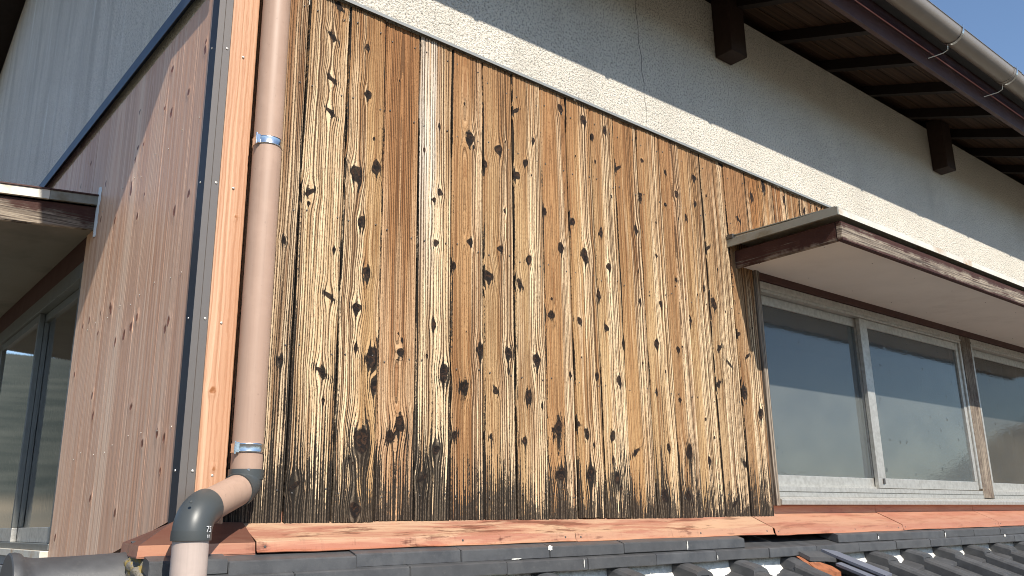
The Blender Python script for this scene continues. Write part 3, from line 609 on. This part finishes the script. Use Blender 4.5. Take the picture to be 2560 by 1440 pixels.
o2 = meshobj('cap_lip', V, Fc, M['copper'], o); o2.color = (.4, .15, 0, 1)

# ------------------------------------------------------------------ tiled pent roof below
tr = thing('tiled_pent_roof', 'dark smoked grey clay tile pent roof along the bottom under the copper flashing', 'roof')
def noshi(x0, x1, yf, yb, z0, z1, dy=0, dz=0):
    prof = [(yb, z0+.050), (yb, z1+.050), (yf+.004, z1+.001), (yf, z1-.003), (yf-.001, z0+.003), (yf+.003, z0), (yf+.03, z0+.008)]
    prof = [(a+dy, b+dz) for a, b in prof]
    n = len(prof); V = [(x0, *p) for p in prof]+[(x1, *p) for p in prof]
    ob = meshobj('flat_tile', V, [(j, (j+1) % n, (j+1) % n+n, j+n) for j in range(n)]+[tuple(range(n))[::-1], tuple(range(n, 2*n))], M['tile'], tr)
    bmm = bmesh.new(); bmm.from_mesh(ob.data); bmesh.ops.recalc_face_normals(bmm, faces=bmm.faces); bmesh.ops.bevel(bmm, geom=[e for e in bmm.edges if e.calc_length() < .1], offset=.0018, segments=2, affect='EDGES'); bmm.to_mesh(ob.data); bmm.free()
    return ob
JA = [-.105, .100, .487, .872, 1.255, 1.633, 2.003, 2.391]
JA2 = [3.149, 3.53, 3.905, 4.29, 4.67, 5.05, 5.43, 5.81, 6.2, 6.6, 7.0, 7.4, 7.8]
JB = [-.10, .284, .664, 1.045, 1.422, 1.792, 2.166, 2.541, 2.92, 3.304, 3.68, 4.06, 4.44, 4.82, 5.2, 5.6, 6.0, 6.4, 6.8, 7.2, 7.6, 7.9]
for J in (JA, JA2):
    for i in range(len(J)-1):
        k = random.uniform(-.002, .002); noshi(J[i]+.0008, J[i+1]-.0008, -.150, .02, -.1445, -.1060, random.uniform(-.003, .002)-(.006 if J is JA and i == 1 else 0), k-(.005 if J is JA and i == 1 else 0))
for i in range(len(JB)-1):
    noshi(JB[i]+.0008, JB[i+1]-.0008, -.170, .02, -.1900, -.1495, random.uniform(-.003, .002), random.uniform(-.0015, .0012))
for x, z, w, h, yf in ((1.258, -.112, .022, .022, -.1535), (1.633, -.118, .0, .0, 0), (2.004, -.124, .008, .040, -.1535), (3.535, -.128, .012, .024, -.1535), (4.29, -.130, .012, .030, -.1535), (1.10, -.142, .045, .006, -.1545), (1.40, -.166, .004, .034, -.1735), (2.168, -.176, .006, .020, -.1735), (5.05, -.150, .03, .018, -.1735)):
    if not w: continue
    V = []; k = 12
    for j in range(k):
        a = 2*math.pi*j/k; rr = random.uniform(.65, 1.15); V.append((x+w*.5*rr*math.cos(a), yf, z+h*.5*rr*math.sin(a)))
    V += [(p[0], yf-.0015, p[2]) for p in [(x+(q[0]-x)*.75, 0, z+(q[2]-z)*.75) for q in V]]
    meshobj('mortar_smear', V, [(j, (j+1) % k, k+(j+1) % k, k+j) for j in range(k)]+[tuple(range(k, 2*k))], M['mortar'], tr)
# curved field tiles
SLOPE = .42; PITCH = .372; EXPO = .245; XR0 = 3.418-10*PITCH
PX = [(0, -.064), (.003, -.012), (.011, -.001), (.040, .004), (.072, .002), (.096, -.008), (.113, -.028), (.134, -.052), (.170, -.063), (.225, -.068), (.275, -.068), (.325, -.062), (.362, -.054), (.376, -.050)]
def tile_mesh(length, name):
    th = .017; V = []; Fc = []; n = len(PX); rows = [0, .02, length*.5, length-.012, length]
    for side in (0, 1):
        for r_ in rows:
            for (x, z) in PX:
                lift = .0 if r_ < length-.001 else -.003
                V.append((x, -r_, z+lift+.019*(r_/length)-SLOPE*r_-(th if side else 0)))
    m = len(rows)
    for i in range(m-1):
        for j in range(n-1):
            a = i*n+j; Fc.append((a, a+n, a+n+1, a+1)); b = a+m*n; Fc.append((b, b+1, b+n+1, b+n))
    for j in range(n-1):
        a = (m-1)*n+j; Fc.append((a, a+m*n, a+m*n+1, a+1)); a = j; Fc.append((a, a+1, a+1+m*n, a+m*n))
    for i in range(m-1):
        a = i*n; Fc.append((a, a+m*n, a+n+m*n, a+n)); a = i*n+n-1; Fc.append((a, a+n, a+n+m*n, a+m*n))
    me = bpy.data.meshes.new(name); me.from_pydata(V, [], Fc); me.materials.append(M['tile'])
    bmm = bmesh.new(); bmm.from_mesh(me); bmesh.ops.recalc_face_normals(bmm, faces=bmm.faces); bmesh.ops.subdivide_edges(bmm, edges=[], cuts=0); bmm.to_mesh(me); bmm.free()
    me.polygons.foreach_set('use_smooth', [abs(p.normal.y) < .8 for p in me.polygons]); me.set_sharp_from_angle(angle=math.radians(26)); return me
TM0 = tile_mesh(.125, 'head_tile'); TM1 = tile_mesh(EXPO+.05, 'roof_tile')
for c in range(22):
    x = XR0+c*PITCH
    if x < -.45: continue
    for r_ in range(6):
        if r_ == 0: y, zz, me = -.125, -.1835, TM0
        else: y = -.250-EXPO*(r_-1)+.05; zz = -.2265-.0165+SLOPE*(y+.250); me = TM1
        if c == 8 and r_ == 0: continue
        o = bpy.data.objects.new('roof_tile', me); link(o, tr); o.location = (x+random.uniform(-.003, .003), y, zz+random.uniform(-.0015, .0015)); o.rotation_euler = (random.uniform(-.006, .006), random.uniform(-.008, .008), random.uniform(-.006, .006))
# white plaster filling under the flat tiles
V = []; Fc = []; N = 300; rows = [(.0, -.185), (-.126, -.186), (-.128, -.224), (-.150, -.252), (-.188, -.279), (-.196, -.31)]
for i in range(N+1):
    x = -.1+8.0*i/N
    for j, (y, z) in enumerate(rows): V.append((x, y+(random.uniform(-.003, .003) if 0 < j < 5 else 0), z+(random.uniform(-.002, .002) if 1 < j < 5 else 0)))
for i in range(N):
    for j in range(5): Fc.append((i*6+j, i*6+j+1, i*6+7+j, i*6+6+j))
meshobj('plaster_fill', V, Fc, M['mortar'], tr, True)
sweep_x('roof_deck', [(.02, -.20), (-.2, -.30), (-1.55, -.30-SLOPE*1.35), (-1.55, -.40-SLOPE*1.35), (.02, -.5)], -.40, 7.9, M['black'], tr)
# broken tile with its orange clay core and the slab pieces laid over it
bx = XR0+8*PITCH
V = []; Fc = []; arc = [(.004, -.040), (.014, -.010), (.035, .002), (.065, .002), (.090, -.010)]
for s_ in (0, 1):
    for y in (-.125, -.20, -.225):
        for (x, z) in arc: V.append((bx+x, y, -.1835+z+SLOPE*(y+.125)+.004-(.016 if s_ else 0)))
n = 5
for i in range(2):
    for j in range(4): Fc.append((i*n+j, (i+1)*n+j, (i+1)*n+j+1, i*n+j+1)); Fc.append((15+i*n+j, 15+i*n+j+1, 15+(i+1)*n+j+1, 15+(i+1)*n+j))
for j in range(4): Fc.append((10+j, 25+j, 26+j, 11+j)); Fc.append((j, j+1, j+16, j+15))
Fc += [(0, 5, 20, 15), (5, 10, 25, 20), (4, 19, 24, 9), (9, 24, 29, 14)]
brk = meshobj('broken_tile', V, Fc, M['tile'], tr)
def chunk(name, pts, th, m, parent):
    bmm = bmesh.new(); t = [bmm.verts.new(p) for p in pts]; b = [bmm.verts.new((p[0]+.002, p[1]+.002, p[2]-th)) for p in pts]; k = len(pts)
    bmm.faces.new(t); bmm.faces.new(b[::-1])
    for j in range(k): bmm.faces.new((t[j], t[(j+1) % k], b[(j+1) % k], b[j]))
    return bmobj(name, bmm, m, parent)
def rz(y, h): return -.1835+SLOPE*(y+.125)+h
chunk('clay_core', [(bx+.070, -.172, rz(-.172, .012)), (bx+.135, -.172, rz(-.172, .010)), (bx+.150, -.205, rz(-.205, -.004)), (bx+.100, -.222, rz(-.222, -.006)), (bx+.062, -.215, rz(-.215, .006))], .014, M['clay'], brk)
chunk('clay_core', [(bx+.095, -.215, rz(-.215, .004)), (bx+.185, -.215, rz(-.215, .002)), (bx+.262, -.230, rz(-.230, -.012)), (bx+.285, -.262, rz(-.262, -.022)), (bx+.240, -.268, rz(-.268, -.022)), (bx+.105, -.240, rz(-.240, -.010))], .026, M['clay'], brk)
chunk('tile_shard', [(bx+.090, -.175, rz(-.175, .034)), (bx+.265, -.175, rz(-.175, .030)), (bx+.305, -.230, rz(-.230, .020)), (bx+.230, -.228, rz(-.228, .026)), (bx+.110, -.215, rz(-.215, .026))], .018, M['tile'], brk)
chunk('slab_piece', [(bx+.280, -.165, rz(-.165, .038)), (bx+.395, -.185, rz(-.185, .030)), (bx+.440, -.420, rz(-.42, .034)), (bx+.350, -.440, rz(-.44, .036)), (bx+.300, -.225, rz(-.225, .034))], .012, M['slate'], tr)
chunk('slab_piece', [(bx+.262, -.250, rz(-.25, .010)), (bx+.318, -.250, rz(-.25, .012)), (bx+.400, -.540, rz(-.54, .018)), (bx+.315, -.540, rz(-.54, .016))], .012, M['slate'], tr)
# round ridge tile running off to the left and its mossy mortar end
R = []; xs = [-.385, -.383, -.372, -.360, -.352, -.330, -.25, -.15, -.075]; rs = [.086, .091, .092, .089, .081, .077, .078, .082, .086]; V = []; Fc = []; K = 20
for x, r_ in zip(xs, rs):
    for k in range(K+1):
        a = math.pi*k/K; V.append((x, .045-r_*math.cos(a), -.168+r_*math.sin(a)))
for i in range(len(xs)-1):
    for k in range(K): a = i*(K+1)+k; Fc.append((a, a+1, a+K+2, a+K+1))
V2 = len(V); Fc.append(tuple(range(K+1))); Fc.append(tuple(range((len(xs)-1)*(K+1), len(xs)*(K+1)))[::-1])
rt_ = meshobj('ridge_tile', V, Fc, M['tile'], tr, True); rt_.data.set_sharp_from_angle(angle=math.radians(40))
bm = bmesh.new(); bmesh.ops.create_icosphere(bm, subdivisions=4, radius=1)
for v in bm.verts:
    c = v.co; f = 1+.12*math.sin(c.x*9+c.z*7)+.08*math.sin(c.y*13+c.z*11)+random.uniform(-.03, .03)
    v.co = Vector((-.088+c.x*.040*f, -.030+c.y*.085*f, -.150+c.z*.078*f))
bmobj('mortar_end', bm, M['moss'], tr, True)
sweep_x('back_slope', [(.05, -.17), (1.3, -.55), (1.3, -.65), (.05, -.3)], -.40, -.004, M['tile'], tr)

# ------------------------------------------------------------------ right window
WEAR = []
wr = thing('right_window', 'row of frosted aluminium sliding windows under the canopy right of the planks', 'window')
WEAR.append(box('wood_jamb', (2.866, 2.897, -.016, .07, .035, 1.262), M['worn_v'], wr, .003))
box('wood_head', (2.898, 7.88, -.004, .07, 1.181, 1.262), M['header'], wr, .003)
def prism_x(name, x0, x1, prof, m): return sweep_x(name, prof, x0, x1, m, wr)
prism_x('sill', 2.893, 7.9, [(.07, .040), (-.026, .040), (-.028, .060), (-.024, .066), (.000, .078), (.07, .084)], M['sash'])
for xa, xb in ((2.900, 5.268), (5.432, 7.86)):
    fr = box('frame', (xa, xb, .004, .072, 1.122, 1.179), M['sash'], wr, .002)
    box('frame_lip', (xa+.002, xb-.002, -.003, .0035, 1.137, 1.150), M['sash'], fr, .001)
    f2 = sweep_x('track', [(.07, .079), (.001, .079), (.001, .100), (.010, .101), (.010, .1045), (.003, .105), (.003, .128), (.030, .130), (.030, .140), (.07, .141)], xa, xb, M['sash'], fr)
    box('jamb', (xa, xa+.022, .002, .072, .142, 1.121), M['sash'], fr, .002); box('jamb', (xb-.024, xb, .002, .072, .142, 1.121), M['sash'], fr, .002)
def sash(xa, xb, y, gm, lbl, sw=(.035, .05)):
    s = box('sash', (xa+sw[0], xb-sw[1], y, y+.022, 1.070, 1.120), M['sash'], wr, .002); s['label'] = lbl
    box('bottom_rail', (xa, xb, y-.001, y+.023, .1315, .187), M['sash'], s, .0025)
    box('stile', (xa, xa+sw[0]-.0005, y-.0015, y+.0235, .1875, 1.1205), M['sash'], s, .002); box('stile', (xb-sw[1]+.0005, xb, y-.0015, y+.0235, .1875, 1.1205), M['sash'], s, .002)
    box('glass', (xa+sw[0]-.004, xb-sw[1]+.004, y+.010, y+.014, .183, 1.074), gm, s, 0)
sash(2.924, 3.965, .044, M['frost'], 'frosted sash nearest the planks', (.014, .03)); sash(3.930, 5.240, .014, M['frost'], 'second frosted sash, proud of its neighbour', (.085, .04))
sash(5.458, 6.66, .044, M['frost_b'], 'third sash with a pale curtain behind'); sash(6.61, 7.83, .014, M['frost_b'], 'far sash at the right edge')
WEAR.append(box('wood_mullion', (5.272, 5.428, .000, .07, .083, 1.179), M['worn_v'], wr, .004))
for o, k in zip(WEAR, (.80, .62)):
    a = o.data.attributes.new('wear', 'FLOAT', 'POINT'); a.data.foreach_set('value', [k]*len(o.data.vertices))
box('latch_plate', (3.975, 3.993, .006, .0135, .155, .185), M['nail'], wr, .001)
V = []; Fc = []; n = 90
for i in range(n+1):
    x = 5.46+2.3*i/n; y = .16+.03*math.sin(x*22)+.015*math.sin(x*41); V += [(x, y, .1), (x, y, 1.15)]
for i in range(n): Fc.append((2*i, 2*i+2, 2*i+3, 2*i+1))
cu = tag(meshobj('curtain', V, Fc, M['curtain'], None, True), 'pale cream curtain behind the third and far frosted panes', 'curtain')
def room(name, x0, x1, y0, y1, z0, z1, open_face):
    bm = bmesh.new(); bm_box(bm, x0, x1, y0, y1, z0, z1); bm.faces.ensure_lookup_table()
    for f in list(bm.faces):
        c = f.calc_center_median()
        if (open_face == 'y' and abs(c.y-y0) < 1e-6) or (open_face == 'x' and abs(c.x-x0) < 1e-6): bm.faces.remove(f)
    o = bmobj(name, bm, M['room']); return tag(o, None, None, None, 'structure')
room('room_behind_windows', 2.9, 7.88, .161, 2.2, -.3, 1.6, 'y')
# ------------------------------------------------------------------ right canopy
cw = thing('right_window_canopy', 'flat canopy with worn maroon fascia and cream drip edge over the right windows', 'canopy')
def wearbox(name, b, wear, parent, long_axis='x', n=60):
    """a board whose front is finely divided so that wear can vary along it"""
    x0, x1, y0, y1, z0, z1 = b; bm = bmesh.new(); bm_box(bm, *b, 0)
    bmesh.ops.bevel(bm, geom=list(bm.edges), offset=.003, segments=2, affect='EDGES')
    ax = 0 if long_axis == 'x' else 1; lo, hi = (x0, x1) if ax == 0 else (y0, y1); nrm = Vector((1, 0, 0)) if ax == 0 else Vector((0, 1, 0))
    for k in range(1, n):
        c = lo+(hi-lo)*k/n; bmesh.ops.bisect_plane(bm, geom=bm.verts[:]+bm.edges[:]+bm.faces[:], plane_co=nrm*c, plane_no=nrm)
    for k in range(1, 5):
        c = z0+(z1-z0)*k/5; bmesh.ops.bisect_plane(bm, geom=bm.verts[:]+bm.edges[:]+bm.faces[:], plane_co=Vector((0, 0, c)), plane_no=Vector((0, 0, 1)))
    o = bmobj(name, bm, M['worn'], parent); a = o.data.attributes.new('wear', 'FLOAT', 'POINT')
    a.data.foreach_set('value', [wear((v.co.x-x0)/(x1-x0), (v.co.y-y0)/(y1-y0), (v.co.z-z0)/(z1-z0)) for v in o.data.vertices]); return o
wearbox('end_fascia', (2.711, 2.735, -.565, -.002, 1.206, 1.298), lambda u, v, w: .56-.46*w, cw, 'y', 30)
wearbox('front_fascia', (2.711, 8.0, -.592, -.566, 1.203, 1.298), lambda u, v, w: .66-.5*max(0, w-.6)/.4-.35*(w < .08), cw, 'x', 90)
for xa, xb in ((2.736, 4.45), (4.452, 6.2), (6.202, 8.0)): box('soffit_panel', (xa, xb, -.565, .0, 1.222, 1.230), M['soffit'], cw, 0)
disc = []
for k in range(12):
    disc += [(2.78+k*.45, -.1), (2.80+k*.45, -.45)]
o = disc_heads('soffit_nails', [(x, 0, 0) for x, y in disc], .0035, .0012, M['nail'], cw)
for i, v in enumerate(o.data.vertices):
    q = disc[i//24]; c = v.co.copy(); v.co = (c.x, q[1]+c.z, 1.2215+c.y)
o['kind'] = 'stuff'
pr = [(.0, 1.362), (-.600, 1.348), (-.611, 1.345), (-.612, 1.313), (-.609, 1.313), (-.606, 1.335), (-.01, 1.345)]
sweep_x('drip_metal', pr, 2.672, 8.02, M['cream'], cw, True, 20, False, .0006)
box('end_drip', (2.660, 2.6712, -.612, .0, 1.310, 1.349), M['drip'], cw, .001)  # same drip edge, its end face given the shaded colour
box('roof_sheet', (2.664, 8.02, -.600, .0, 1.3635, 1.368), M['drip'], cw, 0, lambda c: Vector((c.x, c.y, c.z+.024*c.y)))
box('upstand', (2.655, 2.69, -.04, -.004, 1.350, 1.372), M['nail'], cw, .001)

# ------------------------------------------------------------------ left window and canopy
wl = thing('left_window', 'dark reflecting aluminium sliding window on the side wall left of the new boards', 'window')
M['sash_dark'] = mat_plain('shaded_aluminium', (.17, .175, .165), .45, .3, .5, .2, 20)  # aluminium with the side wall's shade put into its colour
def lbox(name, y0, y1, x0, x1, z0, z1, m, par=wl, bev=.002): return box(name, (x0, x1, y0, y1, z0, z1), m, par, bev)
lbox('wood_head', 1.405, 4.2, .002, .07, 1.092, 1.215, M['header'])
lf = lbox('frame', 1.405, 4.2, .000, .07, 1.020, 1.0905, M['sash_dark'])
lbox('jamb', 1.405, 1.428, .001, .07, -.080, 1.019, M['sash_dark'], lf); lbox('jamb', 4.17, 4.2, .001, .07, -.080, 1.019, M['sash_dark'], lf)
def lsash(y0, y1, x, lbl):
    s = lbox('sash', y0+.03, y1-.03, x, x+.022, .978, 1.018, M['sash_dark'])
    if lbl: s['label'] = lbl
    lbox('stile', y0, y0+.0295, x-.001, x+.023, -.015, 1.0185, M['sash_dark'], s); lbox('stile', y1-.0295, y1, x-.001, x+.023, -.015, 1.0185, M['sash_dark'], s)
    lbox('bottom_rail', y0, y1, x-.001, x+.023, -.079, -.0155, M['sash'], s)
    lbox('glass', y0+.026, y1-.026, x+.010, x+.0135, -.019, .982, M['clear'], s, 0)
lsash(1.43, 2.265, .040, 'sash beside the new boards'); lsash(2.232, 3.2, .014, 'sash at the left picture edge'); lsash(3.17, 4.165, .040, None)
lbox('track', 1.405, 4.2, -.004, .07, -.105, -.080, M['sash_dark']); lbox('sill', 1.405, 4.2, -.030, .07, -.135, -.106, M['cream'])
lbox('sill_apron', 1.405, 4.2, -.020, .033, -.175, -.136, M['greytrim']); lbox('lower_band', 1.405, 4.2, -.045, .033, -.32, -.178, M['greytrim'])
room('room_behind_side_window', .152, 1.9, 1.42, 4.2, -.5, 1.5, 'x')
lc = thing('left_window_canopy', 'left canopy with peeling maroon fascia and cream drip edge sealed against the side boards', 'canopy')
sl_ = lambda c: Vector((c.x, c.y, c.z+.085*c.x))
o = wearbox('end_fascia', (-.62, -.002, 1.262, 1.288, 1.192, 1.292), lambda u, v, w: (1.15-1.0*w)*(1.15-u*.75)+.1, lc, 'x', 40)
for v in o.data.vertices: v.co = sl_(v.co)
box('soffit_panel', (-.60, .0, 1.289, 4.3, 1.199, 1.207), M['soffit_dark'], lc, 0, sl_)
box('end_drip', (-.190, -.006, 1.244, 1.2595, 1.297, 1.336), M['drip'], lc, .001, sl_); box('end_drip', (-.64, -.191, 1.2435, 1.2595, 1.297, 1.336), M['cream'], lc, .001, sl_)  # one drip edge in shaded and sunlit colours, split at the shadow line
box('roof_sheet', (-.65, -.002, 1.238, 4.3, 1.3365, 1.342), M['maroon'], lc, 0, sl_)
box('outer_fascia', (-.645, -.621, 1.262, 4.3, 1.19, 1.335), M['maroon'], lc, .002, sl_)
V = []; Fc = []; zs = np.linspace(1.155, 1.375, 16)
for i, z in enumerate(zs):
    w = .011+.004*math.sin(i*1.9)+random.uniform(-.002, .002); w *= (.35 if i in (0, 15) else 1)
    off = .0 if z > 1.30 else .010
    V += [(-.003, 1.236-w+off, z), (-.0085, 1.238+off, z), (-.009, 1.250+off, z), (-.003, 1.262+off, z)]
for i in range(15):
    for k in range(3): Fc.append((i*4+k, i*4+k+1, i*4+5+k, i*4+4+k))
meshobj('caulk_bead', V, Fc, M['caulk'], lc, True)

# ------------------------------------------------------------------ main roof
mr = thing('main_roof', 'dark wooden eaves and roof of the house with exposed rafters over the front wall', 'roof')
P36 = .36
def roofz(y): return 2.745+P36*y if y < 3.75 else 2.745+P36*(7.5-y)
for k in range(18):
    x = 3.368+.5445*(k-6)
    pr = [(.25, 2.745+.25*P36), (-.555, 2.745-.555*P36), (-.555, 2.745-.555*P36+.068), (.25, 2.745+.25*P36+.068)]
    sweep_x('rafter', pr, x-.026, x+.026, M['rafter'], mr)
nb = 6
for k in range(nb):                                                    # sheathing boards above the rafters
    ya, yb = .12-.112*k, .12-.112*(k+1)+.003
    V = []; Fc = []; N = 60; gu = []
    for i in range(N+1):
        x = -.48+10.2*i/N
        for y, dz in ((ya, 0), (yb, 0), (yb, .012), (ya, .012)): V.append((x, y, 2.745+y*P36+.0685+dz)); gu.append(y*.9+.003*math.sin(x*3+k))
    for i in range(N):
        for j in range(4): Fc.append((i*4+j, i*4+(j+1) % 4, i*4+4+(j+1) % 4, i*4+4+j))
    meshobj('sheathing_board', V, Fc, M['sheath'], mr, False, {'gu': gu, 'kn': [0]*len(gu)})
sweep_x('roof_slab', [(-.555, 2.745-.555*P36+.085), (3.75, 2.745+3.75*P36+.085), (8.2, 2.745-.70*P36+.085), (8.2, 2.745-.70*P36+.165), (3.75, 2.745+3.75*P36+.19), (-.555, 2.745-.555*P36+.165)], -.49, 10.0, M['roof_top'], mr)
box('fascia', (-.50, 9.9, -.581, -.556, 2.532, 2.742), M['maroon'], mr, .003)
box('eave_edge', (-.49, 9.95, -.665, -.582, 2.730, 2.788), M['roof_top'], mr, .004)
box('recess_back', (.02, 9.8, .06, .075, 2.745, 2.87), M['rafter'], mr, 0)  # dark panel added for the shaded void between the rafters
for x in (2.712, 5.271, 7.83): box('eave_bracket', (x, x+.138, -.100, .009, 2.411, 2.80), M['bracket'], mr, .003)
for y0 in (3.67, 5.35):
    z0 = roofz(y0+.08)-.12; box('purlin_end', (-.44, .008, y0, y0+.16, z0-.12, z0+.14), M['rafter'], mr, .004)
for a, b in ((-.70, 3.75), (3.75, 8.2)):
    V = []; 
    for y in (a, b):
        z = 2.745+P36*y if y <= 3.75 else 2.745+P36*(7.5-y)
        V += [(-.512, y, z-.02), (-.4905, y, z-.02), (-.4905, y, z+.19), (-.512, y, z+.19)]
    meshobj('bargeboard', V, [(0, 1, 5, 4), (1, 2, 6, 5), (2, 3, 7, 6), (3, 0, 4, 7), (3, 2, 1, 0), (4, 5, 6, 7)], M['maroon'], mr)
    V = [(-.489, a, roofz(a)+.062), (-.489, b, roofz(b)+.062), (.008, b, roofz(b)+.062), (.008, a, roofz(a)+.062), (-.489, a, roofz(a)+.080), (-.489, b, roofz(b)+.080), (.008, b, roofz(b)+.080), (.008, a, roofz(a)+.080)]
    if a > 0: meshobj('verge_soffit', V, [(0, 1, 2, 3), (7, 6, 5, 4), (0, 4, 5, 1), (2, 6, 7, 3), (1, 5, 6, 2), (0, 3, 7, 4)], M['rafter'], mr)
# ------------------------------------------------------------------ gutter
gt = thing('eave_gutter', 'half-round brown plastic gutter hung on wire brackets along the front eave', 'gutter')
GY, GZ, GR = -.720, 2.714, .065
arc = [(GY-GR*math.cos(math.pi*k/20), GZ-GR*math.sin(math.pi*k/20)) for k in range(21)]
def trough(name, x0, x1, r0, m, parent):
    o_ = [(GY-(GR+r0)*math.cos(math.pi*k/20), GZ-(GR+r0)*math.sin(math.pi*k/20)) for k in range(21)]; i_ = [(GY-(GR+r0-.0035)*math.cos(math.pi*k/20), GZ-(GR+r0-.0035)*math.sin(math.pi*k/20)) for k in range(21)]
    lip = [(GY-GR-r0-.004, GZ+.003), (GY-GR-r0-.001, GZ+.009), (GY-GR-r0+.006, GZ+.008)]
    ob = sweep_x(name, o_+i_[::-1]+lip[::-1], x0, x1, m, parent, True, 1, True); ob.data.set_sharp_from_angle(angle=math.radians(50)); return ob
trough('trough', -.51, 4.815, 0, M['gutter'], gt); trough('trough', 4.8155, 9.95, 0, M['gutter'], gt); trough('joint_sleeve', 4.76, 4.87, .0036, M['gutter'], gt)
for k in range(13):
    x = 4.02+.775*(k-5)
    if k == 4: continue
    pts = [(x, GY-(GR+.0045)*math.cos(math.pi*j/20), GZ-(GR+.0045)*math.sin(math.pi*j/20)) for j in range(21)]; pts = [(x, pts[0][1]-.002, GZ+.018)]+pts
    V = []; Fc = []
    for p in pts:
        V += [(p[0]-.010, p[1], p[2]), (p[0]+.010, p[1], p[2])]
    for j in range(len(pts)-1): Fc.append((2*j, 2*j+1, 2*j+3, 2*j+2))
    h = meshobj('hanger', V, Fc, M['steel'], gt); sm = h.modifiers.new('t', 'SOLIDIFY'); sm.thickness = .003
    tube('hanger_rod', [(x+.002, GY+.030, GZ-GR+.003), (x+.004, GY+.034, GZ-GR-.030), (x, GY+.060, GZ-GR-.040), (x-.03, -.582, GZ-GR-.050)], .0038, M['steel'], h, 8)
